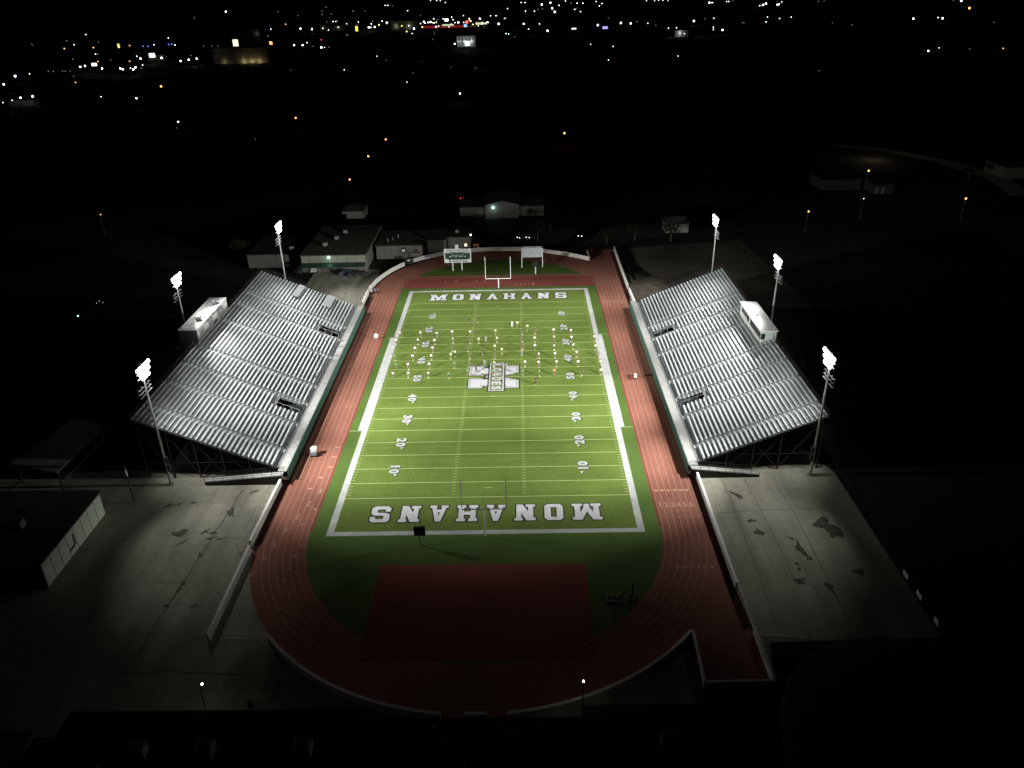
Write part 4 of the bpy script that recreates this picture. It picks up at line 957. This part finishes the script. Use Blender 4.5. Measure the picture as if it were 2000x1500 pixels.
# left shed with white doors
r = block('storage_shed', 'brown roofed shed in the left yard with a row of white panels', -84, -64.2, -67.2, -49.0, 4.4, M_TAN, M_ROOF)
m = MB().box(-64.198, -64.1, -67.0, -49.2, .15, 4.1); m.build('white_panel', mat('pale_green_white_panel', (.72, .78, .66), .6, var=.05, scale=.7), r)
m = MB(); seams(m, (-64.1, -67.0, 0), (-64.1, -49.2, 0), .2, 4.1, 8, (1, 0, 0)); m.build('panel_seam', M_SEAM, r)
MB().box(-64.08, -64.04, -58.8, -58.4, 1.2, 3.2).box(-64.08, -64.04, -60.2, -58.9, 1.1, 1.5).build('door_bar', M_STEEL, r)
ac_unit(r, -72, -58.5, 4.66, 1.1)
r = thing('carport', 'open grey roofed shelter behind the shed in the left yard', 'shelter', (-79, -33, 0))
MB().add([(-84.2, -40, 4.4), (-74.6, -42.6, 4.0), (-73.8, -26.5, 4.0), (-81, -23.8, 4.4), (-84.2, -40, 4.55), (-74.6, -42.6, 4.15), (-73.8, -26.5, 4.15), (-81, -23.8, 4.55)], [(0, 3, 2, 1), (4, 5, 6, 7), (0, 1, 5, 4), (1, 2, 6, 5), (2, 3, 7, 6), (3, 0, 4, 7)]).build('roof', M_ROOFG, r)
for x, y in ((-83.5, -39.5), (-75, -41.8), (-74.3, -27.2), (-80.6, -24.6)): MB().box(x - .1, x + .1, y - .1, y + .1, 0, 3.99).build('post', M_STEEL, r)
m = MB()
for i in range(5): m.beam((-75.0, -41 + 2.8 * i, 1.3), (-74.5, -39.4 + 2.8 * i, 1.3), .06)
m.beam((-75, -41.8, 1.6), (-74.3, -27.2, 1.6), .06).build('side_rail', M_GALV, r)
# near dark buildings under the camera
r = block('school_building', 'long dark flat roofed building along the near left edge of the picture', -45.5, -12.8, -120, -94.2, 5, M_TAN, M_ROOFD)
for x, y, s in ((-35.4, -99.5, 1.1), (-28.2, -99.6, 1.3), (-17.7, -99.6, 1.3)): ac_unit(r, x, y, 5.26, s, M_GALV)
for x, y in ((-30.5, -102), (-22, -103), (-39, -101.5)): MB().tube((x, y, 5.25), (x, y, 5.9), .22, .22, 8).build('roof_vent', M_GALV, r)
r = block('locker_building', 'dark flat roofed building at the bottom middle of the picture', -12.5, 12.4, -120, -95.6, 4.9, M_TAN, M_ROOFD)
for x, y, s in ((-2.8, -99.2, .85), (4.8, -98.4, .9)): ac_unit(r, x, y, 5.16, s, M_GREY)
for x, y in ((-.2, -101.5), (-.1, -103), (.1, -104.2), (-9.8, -102.8), (-4, -96.8), (3, -96.6), (8, -96.7)): MB().tube((x, y, 5.15), (x, y, 5.7), .2, .2, 8).build('roof_vent', M_GALV, r)
r = block('gym_building', 'dark flat roofed building at the bottom right beside the chute', 12.7, 27, -120, -94.0, 5, M_TAN, M_ROOFD)
ac_unit(r, 21.4, -99, 5.26, 1.3, M_GREY); MB().tube((17.5, -102.6, 5.25), (17.5, -102.6, 5.9), .25, .25, 8).build('roof_vent', M_GALV, r)
r = thing('roof_hatch', 'pale grey slab roof at the bottom left corner', 'shelter', (-51.5, -97.5, 0)); MB().box(-56, -49.4, -99.8, -95.2, 3.6, 3.9).build('roof', M_ROOFG, r)
for x, y in ((-55.5, -99.4), (-49.8, -99.4), (-55.5, -95.6), (-49.8, -95.6)): MB().box(x - .1, x + .1, y - .1, y + .1, 0, 3.599).build('post', M_STEEL, r)
r = thing('corner_post', 'small white pointed marker post by the near left bend wall', 'post', (-13.9, -90.9, 0)); m = MB(); m.add([(-14.15, -91.1, 0), (-13.65, -91.1, 0), (-13.65, -90.7, 0), (-14.15, -90.7, 0), (-13.9, -90.9, 2.1)], [(3, 2, 1, 0), (0, 1, 4), (1, 2, 4), (2, 3, 4), (3, 0, 4)]).build('marker', M_WHITE, r)
for x, y, lab, hh in ((-31.6, -91.6, 'short lit lamp on a thin pole at the edge of the near left building', 6.2), (12.75, -92.2, 'short lit lamp on a thin pole by the near right bend wall', 6.6)):
    r = thing('yard_lamp', lab, 'lamp', (x, y, 0), group='lamps on the near buildings'); MB().path([(x, y, 0), (x, y, hh - .8), (x + .05, y + .5, hh)], .06, 8).build('pole', M_STEEL, r)
    MB().ball((x + .05, y + .6, hh), .12, .16, .09).build('lamp_head', G['W'], r); point(r, x + .05, y + .6, hh - .25, 22, (1, .95, .8))
r = thing('barrel', 'small dark barrel on the near left yard by the building edge', 'barrel', (-27.5, -89.0, 0)); MB().tube((-27.5, -89.0, 0), (-27.5, -89.0, 1.0), .3, .3, 12).tube((-27.5, -89, .5), (-27.5, -89, .56), .32, .32, 12).build('drum', M_BLACK, r); MB().tube((-27.5, -89, 1.002), (-27.5, -89, 1.03), .31, .31, 12).build('lid', M_STEEL, r)
# grassy dome edge and fence of the right lot
def fence(label, a, b, h=2.0, n=14, panels=()):
    r = thing('chain_link_fence', label, 'fence', (a[0], a[1], 0)); A = Vector((*a, 0)); Bv = Vector((*b, 0)); m = MB()
    for z in (.1, h): m.beam(A + Vector((0, 0, z)), Bv + Vector((0, 0, z)), .03)
    for i in range(12): z = .1 + (h - .1) * i / 12; m.beam(A + Vector((0, 0, z)), Bv + Vector((0, 0, z)), .006)
    m.build('mesh_rail', M_STEEL, r); m = MB()
    for i in range(n + 1): p = A.lerp(Bv, i / n); MB().beam(p, p + Vector((0, 0, h + .05)), .06).build('post', M_STEEL, r)
    return r
fence('chain link fence along the outer side of the right lot', (61.3, -40), (61.1, -79), 2.0, 13)
for i, (y, w_) in enumerate(((-68.2, 1.5), (-72.4, 1.5), (-77.4, 1.1))):
    r = thing('fence_sign', ['pale sign on the right lot fence, farthest from the camera', 'pale sign on the right lot fence, middle one of three', 'pale tilted sign on the right lot fence, nearest the camera'][i], 'sign', (61.0, y, .9), group='signs on the right lot fence')
    MB().box(60.96, 61.02, y - w_ / 2, y + w_ / 2, .9, 1.7).build('panel', M_WHITE, r); MB().beam((60.99, y - w_ / 2 - .03, .9), (60.99, y - w_ / 2 - .03, 1.7), .04).build('edge_strip', M_GREY, r)
r = thing('domed_building', 'round dark domed roof at the lower right of the picture', 'building', (51, -97, 0))
MB().tube((51, -97, 0), (51, -97, 2.2), 15.8, 15.8, 40).build('wall', M_ROOFD, r); m = MB()
for k in range(6):
    a0, a1 = k / 6 * PI / 2, (k + 1) / 6 * PI / 2; m.tube((51, -97, 2.21 + 1.6 * math.sin(a0)), (51, -97, 2.21 + 1.6 * math.sin(a1)), 16 * math.cos(a0), max(.05, 16 * math.cos(a1)), 40)
m.build('dome_roof', M_ROOFD, r)
# field house, locker rooms behind the far bend
r = block('field_house', 'large field house with a green lit door behind the left stand', -60.8, -41.0, 74.4, 107, 5.2, M_TAN, M_ROOF, side_seams=8)
m = MB().box(-60.7, -41.1, 74.28, 74.398, 3.0, 5.15); m.build('front_panel', M_CREAM, r)
m = MB(); seams(m, (-60.8, 74.28, 0), (-41.0, 74.28, 0), 3.0, 5.15, 7, (0, -1, 0)); m.build('panel_seam', M_SEAM, r)
MB().add([(-61, 74.27, 2.9), (-41, 74.27, 2.9), (-41, 71.6, 2.3), (-61, 71.6, 2.3), (-61, 74.27, 3.0), (-41, 74.27, 3.0), (-41, 71.6, 2.4), (-61, 71.6, 2.4)], [(0, 1, 2, 3), (7, 6, 5, 4), (2, 3, 7, 6), (1, 2, 6, 5), (3, 0, 4, 7)]).build('awning', M_DGREEN, r)
for x in (-60.5, -54, -47.5, -41.5): MB().box(x - .08, x + .08, 71.7, 71.86, 0, 2.29).build('awning_post', M_STEEL, r)
for x, y in ((-55.2, 84), (-51.5, 98), (-53, 91)): ac_unit(r, x, y, 5.46, .9)
mark_lamp(r, -52.2, 74.1, 4.75, 'g', rad=.34); point(r, -52.2, 73.7, 4.6, 45, (.45, 1, .7))
mark_lamp(r, -51.4, 73.0, 2.15, 'd', rad=.14)
MB().box(-52.6, -51.4, 74.3, 74.396, 0, 2.1).build('door', M_STEEL, r)
r = block('annex_building', 'lower annex joined to the left of the field house', -79, -61.4, 79.5, 100, 4.2, M_TAN, M_ROOFD, front_seams=6)
ac_unit(r, -66, 84, 4.46, .9)
r = block('locker_house', 'low building with a round M emblem behind the far left bend', -39.7, -24.9, 86.2, 103, 4.2, M_TAN, M_ROOF, front_seams=6)
m = MB(); m.add([(-30.9 + 1.05 * math.cos(2 * PI * i / 24), 86.12, 2.7 + 1.05 * math.sin(2 * PI * i / 24)) for i in range(24)], [tuple(range(24))]); em = m.build('emblem_disc', M_BLACK, r)
w, P = letter('M'); m = MB()
for i, p in enumerate(P): m.add([(-30.9 + (a - .56) * 1.05, 86.10 - .002 * i, 2.7 + (b - .5) * .95) for a, b in p], [tuple(range(len(p)))])
m.build('emblem_letter', M_WHITE, em)
for x, y in ((-35, 92), (-33.5, 94), (-36.3, 90)): MB().tube((x, y, 4.44), (x, y, 5.6), .1, .1, 6).build('vent_pipe', M_GALV, r)
MB().box(-28.8, -25.6, 85.2, 86.19, 0, 2.2).build('entry_screen', M_TAN, r); MB().box(-27.6, -26.4, 86.1, 86.199, 2.4, 3.0).build('notice_panel', M_BLACK, r)
r = block('equipment_house', 'middle low panelled building right of the M emblem building', -24.3, -17.7, 91.5, 104, 4.2, M_TAN, M_ROOF, front_seams=3)
r = block('concession_house', 'low panelled building with a lit window behind the scoreboard', -17.4, -10.0, 94.0, 106, 4.3, M_TAN, M_ROOF, front_seams=3)
MB().box(-11.9, -11.1, 93.93, 93.999, 1.3, 2.2).build('lit_window', G['y'] if False else glow('lit_pane', (1, .9, .6), 1.2), r)
ac_unit(r, -14.5, 99, 4.56, .8)
mark_lamp(r, -9.75, 94.5, 5.0, 'W', rad=.22); point(r, -9.0, 94.0, 4.6, 30, (1, .5, .2))
r = thing('lit_kiosk', 'small orange lit hatch box beside the far buildings', 'kiosk', (-8.2, 95.2, 0)); MB().box(-9, -7.3, 94.9, 96, 0, 1.5).build('cabin', mat('orange_paint', (.5, .22, .1), .7), r); MB().box(-8.8, -7.5, 94.86, 94.899, .6, 1.2).build('hatch', M_BLACK, r); point(r, -8, 94.2, 2.4, 14, (1, .4, .12))
def car(x, y, rz, col, label, lights=None, group='parked cars beyond the stadium'):
    r = thing('parked_car', label, 'car', (0, 0, 0), 0, group)
    pr_ = [(-2.2, .3), (2.2, .3), (2.25, .75), (1.3, .9), (.75, 1.4), (-1.0, 1.42), (-1.7, .95), (-2.25, .85)]
    n = len(pr_); m = MB(); m.add([(a, -.85, b) for a, b in pr_] + [(a, .85, b) for a, b in pr_], [tuple(range(n)), tuple(range(n, 2 * n))[::-1]] + [((i + 1) % n, i, n + i, n + (i + 1) % n) for i in range(n)]); m.build('body', col, r)
    MB().box(-1.0, .75, -.87, -.852, .95, 1.32).box(-1.0, .75, .852, .87, .95, 1.32).build('window', M_GLASS, r)
    for a in (-1.4, 1.4):
        for b in (-.8, .8):
            wv = MB().tube((a, b - .1, .32), (a, b + .1, .32), .32, .32, 12).build('wheel', M_BLACK, r); MB().tube((a, b - .11, .32), (a, b + .11, .32), .18, .18, 10).build('rim', M_GREY, wv)
    for b in (-.6, .6): MB().box(2.22, 2.27, b - .15, b + .15, .58, .75).build('headlight', G['w'] if lights == 'w' else M_WHITE, r); MB().box(-2.27, -2.22, b - .15, b + .15, .6, .8).build('taillight', G['r'] if lights == 'r' else mat('red_lens', (.3, .02, .02), .4), r)
    r.location = (x, y, 0); r.rotation_euler = (0, 0, rz); return r
M_CARW = mat('white_car_paint', (.7, .7, .7), .35); M_CARK = mat('dark_car_paint', (.03, .03, .035), .35); M_CARB = mat('blue_car_paint', (.05, .07, .15), .35)
for px, py, rz, c, lab in ((616, 529, 1.5, M_CARW, 'dark parked pickup with a white tailgate before the field house'), (676, 536, .1, M_CARB, 'blue grey parked car under the field house awning'), (694, 539, .0, M_CARK, 'dark parked car by the field house corner, left one'), (708, 539, .0, M_CARK, 'dark parked car by the field house corner, right one'), (586, 531, 1.3, M_CARK, 'dark car parked deepest behind the left stand')):
    q = gp(px, py); car(q.x, q.y, rz, c, lab)
for px, py, rz, lt, lab in ((1022, 465, -2.4, 'w', 'parked car with bright glints behind the far bend, left one'), (1036, 464, -2.0, 'w', 'parked car behind the far bend, beside the glinting one'), (1136, 461, -1.9, 'w', 'parked car with headlights glinting above the far chute')):
    q = gp(px, py); car(q.x, q.y, rz, M_CARK, lab, lt)
q = gp(903, 388); car(q.x, q.y, PI / 2, M_CARK, 'car with two red taillights lit on the dark street beyond', 'r')
# house with a bluish wall lamp
r = thing('metal_barn', 'pale metal barn with a bluish wall lamp beyond the far end', 'building', (0, 132, 0))
MB().box(-6.4, 6.2, 132.5, 150, 0, 5).build('wall', M_CREAM, r); MB().add([(-6.9, 132.2, 5), (6.7, 132.2, 5), (6.7, 150.3, 5), (-6.9, 150.3, 5), (-.1, 132.2, 6.6), (-.1, 150.3, 6.6)], [(0, 1, 4), (3, 5, 2), (1, 2, 5, 4), (0, 4, 5, 3)]).build('roof', M_ROOFG, r)
MB().box(1.0, 2.3, 132.42, 132.499, 0, 2.4).build('door', M_GREY, r); 
for a, b, c in ((-16, -6.41, 135), (6.21, 15.5, 135.5)):
    MB().box(a, b, c, 149, 0, 3.4).build('side_wing', M_CREAM, r); MB().box(min(a, a + .02) - .2, b + (.2 if b > 0 else -.6), c - .3, 149.3, 3.402, 3.7).build('wing_roof', M_ROOFG, r)
mark_lamp(r, -3.4, 132.2, 4.2, 'g', rad=.4); point(r, -3.4, 131.4, 4.0, 60, (.6, 1, .95))
for lab, px0, px1, py, d, h in (('long low pale building left beyond the field house', 670, 710, 430, 10, 3.0), ('low dark house right of the far floodlights', 1300, 1345, 455, 9, 3)):
    a = gp(px0, py); b = gp(px1, py); block('low_house', lab, a.x, b.x, a.y, a.y + d, h, M_CREAM, M_ROOFG)
q = gp(1640, 372); r = block('open_shelter', 'pale roofed shelter near the orange lamp on the right', 130, 146, 166, 180, 4, M_ROOFD, M_ROOFD)
r = block('row_house', 'low house lit red by the orange lamp on the right', 148, 156, 158, 176, 3.6, M_ROOFD, M_ROOFD)
MB().box(148.5, 150, 157.9, 157.999, .2, 2.6).box(151, 152.3, 157.9, 157.999, .2, 2.6).build('door', M_TAN, r)
block('right_edge_house', 'pale roofed house near the right edge of the picture', 212, 226, 180, 196, 4.5, M_ROOF, M_ROOFD)
struct('dirt_road', MB().strip([(168, 262), (190, 248), (205, 215), (210, 180), (203, 150)], 9, .004), M_CONC)
# trees, dark against the dark
def tree(x, y, h, seed, label):
    rnd = random.Random(seed); r = thing('tree', label, 'tree', (x, y, 0), group='dark trees beyond the far end')
    m = MB().tube((x, y, 0), (x, y, h * .5), h * .035, h * .02, 7)
    tips = []
    for k in range(5):
        a = k * 1.26 + rnd.random(); p = (x + math.cos(a) * h * .25, y + math.sin(a) * h * .25, h * (.6 + .2 * rnd.random())); m.tube((x, y, h * (.3 + .05 * k)), p, h * .015, h * .006, 5); tips.append(p)
    m.build('trunk', M_BARK, r); c = MB()
    for k in range(700):
        t = rnd.choice(tips); g = [rnd.gauss(0, h * .13) for _ in range(3)]; p = Vector((t[0] + g[0], t[1] + g[1], max(h * .25, t[2] + g[2] * .8)))
        s = h * .035 * rnd.uniform(.6, 1.4); d1 = Vector((rnd.gauss(0, 1), rnd.gauss(0, 1), rnd.gauss(0, .6))).normalized() * s; d2 = d1.orthogonal().normalized() * s * .7
        c.add([p - d1, p + d2, p + d1, p - d2], [(0, 1, 2, 3)])
    c.build('crown', M_LEAF, r)
TL = ['tree just right of the far chute, left of the pair', 'tree behind the far end of the right stand', 'tree above the notice board', 'tree left of the pale barn', 'tree behind the field house annex', 'tree at the right end of the pale barn', 'tree beyond the far right chute mouth', 'round tree by the right dirt road']
for i, (px, py, h) in enumerate(((1240, 470, 6), (1310, 472, 7), (1050, 472, 7), (975, 470, 6.5), (470, 505, 7), (1075, 450, 6), (1185, 478, 5.5), (1890, 352, 6))):
    q = gp(px, py); tree(q.x, q.y, h, i, TL[i])

# ------------------------------------------------------------------ town lights (each its own lamp) : photo crops -> places
Z1 = 2.857
T1 = """478,193,w 1260,66,W 1085,98,d 178,248,d 412,250,w 372,228,d 548,234,d 358,271,o 520,266,o 722,254,o 798,258,b 825,258,b 858,250,w 938,212,w 940,248,b 957,247,b 976,252,w 532,302,w 545,302,d 405,330,d 617,334,d 545,343,o
568,382,W 447,373,W 473,368,W 722,342,o 762,314,w 783,327,W 900,323,W 928,315,d 795,363,w 670,382,W 684,386,W 727,380,w 742,388,W 755,376,W 785,380,d 268,397,d 296,398,d 348,397,d 362,397,d 390,395,d 410,425,d 420,460,o 83,425,B 163,412,w 20,470,W
15,572,w 66,560,w 112,546,W 180,538,W 562,540,w 760,548,W 897,482,O 992,680,W 984,713,d 1648,658,O 1948,1002,O 1422,778,d 1007,340,W 1052,333,W 1097,328,W 1064,310,d 1135,257,d 1180,257,d 1215,257,d 1257,283,r 1410,207,r 1510,163,w 1495,200,d
1593,135,o 1663,87,d 1676,160,W 1740,162,W 1792,222,r 1640,252,W 1688,252,W 1712,238,w 1792,265,B 1810,265,w 1745,258,d 1835,262,d 1797,62,d 1797,80,d 1848,78,d 1858,120,w 1873,120,w 1820,40,d 1970,62,d 1550,65,d 1800,158,w 1832,168,w 1887,153,w 1940,195,d 1920,390,w 1620,392,d"""
T2 = """292,30,w 307,30,w 333,32,d 180,60,d 417,60,w 112,62,d 545,2,w 580,3,w 600,3,w 628,14,w 1050,14,w 1073,14,w 1166,24,W 1214,15,W 1224,46,W 1262,30,w 1238,66,W 1298,5,w 1330,18,d 1363,18,w 1362,45,d 1350,52,w 1382,65,w 1395,18,w 1502,20,w 1487,33,w 1470,8,w
1750,3,w 1795,3,w 1818,2,w 1842,2,w 1870,2,w 975,48,w 1075,62,w 1125,62,w 1145,52,d 1170,50,d 615,105,w 663,95,w 670,110,w 728,87,o 760,103,w 770,118,w 820,105,W 880,88,w 910,88,w 958,103,w 968,100,d 488,87,d 563,105,w 350,130,w 390,127,W 430,130,W
452,160,W 508,122,W 545,123,W 575,150,W 590,145,w 660,135,w 700,125,W 740,125,r 800,130,y 830,135,w 855,132,w 925,133,B 1065,133,W 1153,133,w 1092,162,w 1198,172,B 1478,140,B 1607,128,B 1662,130,W 1757,130,w 1697,120,d 1802,140,d 1537,102,d
965,187,w 980,190,w 1013,205,d 443,187,w 567,187,d 558,220,d 680,245,W 245,313,w 297,337,d 62,390,w 495,343,d 658,375,d 445,407,d 412,458,w 707,522,W 293,778,O 195,872,O 1290,742,O 1438,247,w 1563,258,w 1537,335,w 1925,313,w 795,378,d 200,152,W 233,150,W 30,152,w 75,195,d 275,118,w 18,120,d"""
T3 = """243,15,W 253,15,w 262,15,w 340,8,w 352,8,w 375,5,d 525,32,w 543,27,W 560,20,W 625,27,W 635,22,w 648,10,w 852,8,d 885,3,d 157,117,B 218,105,d 268,102,w 15,157,w 60,155,w 105,168,W 105,188,w 266,152,w 266,165,w 317,167,W 428,127,d 437,127,d 568,95,w 635,103,w 560,122,w 700,95,w
930,127,d 1040,140,d 1382,104,W 1520,98,w 1545,102,W 1695,45,O 1650,3,B 1605,2,d 1830,125,d 1465,284,W 1525,267,w 1695,272,d 1883,270,o 855,395,d 1130,953,O 1672,1108,O 1102,1108,w"""
LAMPS = []
for src, ox in ((T1, 0), (T2, 650), (T3, 1300)):
    for tkn in src.split():
        a, b, c = tkn.split(','); LAMPS.append((ox + float(a) / Z1, float(b) / Z1, c))
_rl = random.Random(5)
for _ in range(46):                                    # the dense strip of tiny lights in the town centre
    LAMPS.append((_rl.choice((_rl.uniform(762, 962), _rl.uniform(820, 960), _rl.uniform(600, 760))), _rl.gauss(45, 5), _rl.choice('wwddwy')))
LAMPS += [(1101.5, 260.5, 'O'), (195, 419, 'o'), (1578, 413, 'O'), (150, 617, 'g'), (192, 588, 'd'), (199, 591, 'd'), (187, 592, 'd')]
RAD = {'w': 1.2, 'W': 1.9, 'd': 1.0, 'o': 1.7, 'O': 2.8, 'b': 1.2, 'B': 2.7, 'r': 1.2, 'y': 1.6, 'g': 1.5, 'v': 1.6}   # half size in photo pixels at that distance
def region(px, py):
    v = 'along the top edge' if py < 20 else 'in the far town band' if py < 75 else 'below the town band' if py < 140 else 'in the dark mid distance' if py < 300 else 'near the stadium'
    hx = 'far left' if px < 250 else 'left' if px < 600 else 'left of centre' if px < 850 else 'centre' if px < 1100 else 'right of centre' if px < 1400 else 'right' if px < 1700 else 'far right'
    return v, hx
grp = {}
for i, (px, py, c) in enumerate(LAMPS): grp.setdefault((c,) + region(px, py), []).append((px, i))
_ONES = ['first', 'second', 'third', 'fourth', 'fifth', 'sixth', 'seventh', 'eighth', 'ninth', 'tenth', 'eleventh', 'twelfth', 'thirteenth', 'fourteenth', 'fifteenth', 'sixteenth', 'seventeenth', 'eighteenth', 'nineteenth', 'twentieth']
ORD = _ONES + [t + '-' + o for t in ('twenty', 'thirty', 'forty', 'fifty', 'sixty') for o in _ONES[:9] + ['tenth']]
PROTO = {}
for i, (px, py, c) in enumerate(LAMPS):
    hz = 7.5; q = gp(px, py, hz); dist = (q - C0).length; rad = RAD[c] * dist / 1528.0 * .56
    rad = max(rad, .12)
    hh = max(hz, rad * 1.2)
    key = c
    if key not in PROTO:
        r = thing('street_lamp', '', 'lamp', (0, 0, 0), group='lights of the town and streets')
        MB().tube((0, 0, 0), (0, 0, 6.9), .10, .07, 6).build('pole', M_STEEL, r); MB().beam((0, 0, 6.9), (.25, 0, 7.2), .08).build('arm', M_STEEL, r)
        MB().ball((0, 0, 0), 1, 1, 1, 10, 8).build('lamp_head', G[c], r); PROTO[key] = r; o = r
    else: o = copy_tree(PROTO[key])
    hd = [ch for ch in o.children if ch.name.startswith('lamp_head')][0]
    hd.location = (.25, 0, 7.5); hd.scale = (rad,) * 3
    o.location = (q.x, q.y, 0); v, hx = region(px, py); L = sorted(grp[(c, v, hx)]); k = [j for _, j in L].index(i)
    extra = '' if len(L) == 1 else ', %s from the left' % ORD[k]
    o['label'] = '%s light %s, %s%s' % (GNAME[c], v, hx, extra)
# light pools under the nearer lamps
for px, py, w_, col in ((1101, 262, 500, (1, .35, .1)), (1696, 345, 90, (1, .25, .1)), (1885, 396, 160, (1, .35, .12)), (682, 355, 260, (1, .4, .15)), (718, 310, 300, (1, .42, .15)), (1578, 418, 160, (1, .3, .1)), (195, 425, 120, (1, .4, .12)),
                        (347, 242, 160, (1, 1, 1)), (897, 186, 500, (1, 1, .9)), (576, 234, 200, (1, .4, .12)), (1712, 287, 5200, (1, .95, .6))):
    q = gp(px, py, 6.0); point(None, q.x, q.y, 6.0, w_ * .14, col)
# lit buildings and signs of the town
M_DIMWIN = mat('dim_window', (.13, .12, .10), .5)
def far_box(label, name, cat, px0, px1, pyb, hpx, depth, wm, rm, lamps=(), win=None):
    a = gp(px0, pyb); b = gp(px1, pyb); h = hpx / 1528.0 * (a - C0).length * 1.1; x0, x1 = min(a.x, b.x), max(a.x, b.x); y = a.y
    r = thing(name, label, cat, ((x0 + x1) / 2, y, 0)); MB().box(x0, x1, y, y + depth, 0, h).build('wall', wm, r); MB().box(x0 - .5, x1 + .5, y - .5, y + depth + .5, h + .01, h + .8).build('roof', rm, r)
    m = MB(); n = max(3, int((x1 - x0) / 5))
    for i in range(n):
        xx = x0 + (x1 - x0) * (i + .5) / n
        for zz_ in ((.25, .45), (.6, .8)) if h > 7 else ((.3, .75),): MB().box(xx - 1, xx + 1, y - .12, y - .02, h * zz_[0], h * zz_[1]).build('window', M_DIMWIN, r)
    for t, zf, w_, col in lamps: point(r, x0 + (x1 - x0) * t, y - 3.0, h * zf, w_ * (.17 if col[2] < .5 else .04), col)
    return r
far_box('long tan hotel washed by warm lamps in the left town', 'hotel', 'building', 418, 519, 125, 22, 18, M_CREAM, M_ROOF, [(.2, .12, 900, (1, .8, .45)), (.55, .1, 2600, (1, .8, .4)), (.7, .1, 2600, (1, .8, .4)), (.83, .1, 2600, (1, .8, .4))])
far_box('white lit shop building on a bright forecourt near the centre', 'shop', 'building', 893, 928, 92, 16, 14, M_WHITE, M_ROOFG, [(.45, .5, 9000, (.9, 1, 1)), (.8, .5, 9000, (.9, 1, 1)), (.1, .5, 5000, (.9, 1, 1))])
far_box('low pale station building with lit walls in the centre band', 'station', 'building', 764, 812, 58, 12, 20, M_CREAM, M_ROOF, [(.2, .4, 9000, (1, 1, .8)), (.7, .4, 12000, (1, 1, .8))])
far_box('small lit box building on the right of the town band', 'depot', 'building', 1320, 1345, 72, 9, 12, M_WHITE, M_ROOFG, [(.3, .6, 9000, (1, 1, 1)), (-.5, .4, 7000, (1, 1, 1)), (2.0, .6, 9000, (1, 1, .95))])
far_box('wide lit shed in the left town band', 'warehouse', 'building', 626, 690, 62, 9, 16, M_TAN, M_ROOF, [(.1, .6, 3000, (1, .95, .8)), (.5, .6, 2500, (1, .95, .8))])
far_box('tall dim block left of centre in the town band', 'block', 'building', 466, 506, 88, 22, 16, M_TAN, M_ROOFD, [(.9, .7, 2500, (.8, .9, 1))])
far_box('lit diner with pinkish front in the left town', 'diner', 'building', 290, 318, 118, 7, 10, M_CREAM, M_ROOF, [(.3, .5, 1800, (1, .9, .85)), (.9, .5, 1800, (1, 1, 1))])
far_box('pale yard shed with three lamps at the left edge', 'yard_shed', 'building', 20, 62, 208, 6, 8, M_CREAM, M_ROOFG, [(.2, 1.0, 260, (1, .95, .7)), (.6, 1.0, 300, (1, .95, .7)), (.9, 1.0, 300, (1, .95, .7))])
far_box('low lit house below the centre of the town', 'lit_house', 'building', 926, 958, 140, 5, 8, M_CREAM, M_ROOFG, [(.1, 1.2, 240, (1, .95, .8))])
far_box('red canopy filling station strip in the centre band', 'filling_station', 'building', 826, 912, 55, 3, 14, mat('red_fascia', (.5, .03, .03), .6, emit=(1, .04, .05), estr=.22), M_ROOFD)
def far_sign(px, py, wpx, hpx, col, s, label):
    z = 9.0; q = gp(px, py, z); k = (q - C0).length / 1528.0; w_, h_ = wpx * k, hpx * k
    r = thing('lit_sign', label, 'sign', (q.x, q.y, 0), group='lit signs of the town'); zb = max(1.5, z - h_ / 2)
    MB().box(q.x - w_ / 2, q.x + w_ / 2, q.y - .3, q.y + .3, zb, zb + h_).build('face', glow('sign_%d_%d' % (px, py), col, s), r)
    for d in (-.3, .3): MB().box(q.x + w_ * d - .15, q.x + w_ * d + .15, q.y - .15, q.y + .15, 0, zb - .002).build('post', M_STEEL, r)
for a in ((231.5, 89.5, 3, 6, (1, .7, .1), 1.6, 'tall yellow lit sign in the left town'), (460, 84, 9, 11, (1, .98, .75), 1.1, 'large pale yellow lit panel left of centre'), (696.5, 56, 4, 8, (1, .8, .05), 1.6, 'upright yellow sign left of centre in the town band'),
          (529, 84, 5, 5, (1, .5, .12), 1.5, 'small orange lit sign left of centre'), (297, 108, 9, 6, (1, .9, .85), 4, 'bright pinkish white sign above the left diner'), (184, 126, 8, 4, (.95, .95, 1), 4, 'wide white lit sign in the far left town'),
          (909, 50, 5, 4, (.15, .4, 1), 2.5, 'blue lit sign in the centre band'), (872, 39, 6, 4, (.95, .98, 1), 4, 'bright white lit panel at the centre of the town'), (1182, 54, 9, 4, (.45, .4, 1), 1.2, 'violet lit strip right of centre'),
          (913, 85, 8, 7, (.9, .97, 1), 5, 'bright white lit window bay on the shop front'), (1121, 56, 8, 2.5, (.9, .9, .85), 1.5, 'low white glare strip right of centre'), (875, 49, 20, 2.5, (.7, .9, .5), .8, 'long pale green lit strip at the centre of the town'),
          (940, 46, 20, 2.5, (.95, .9, .5), .9, 'long yellowish lit strip right of the blue sign'), (912, 43, 4, 4, (1, .08, .05), 3, 'small red round sign above the blue one')):
    far_sign(*a)
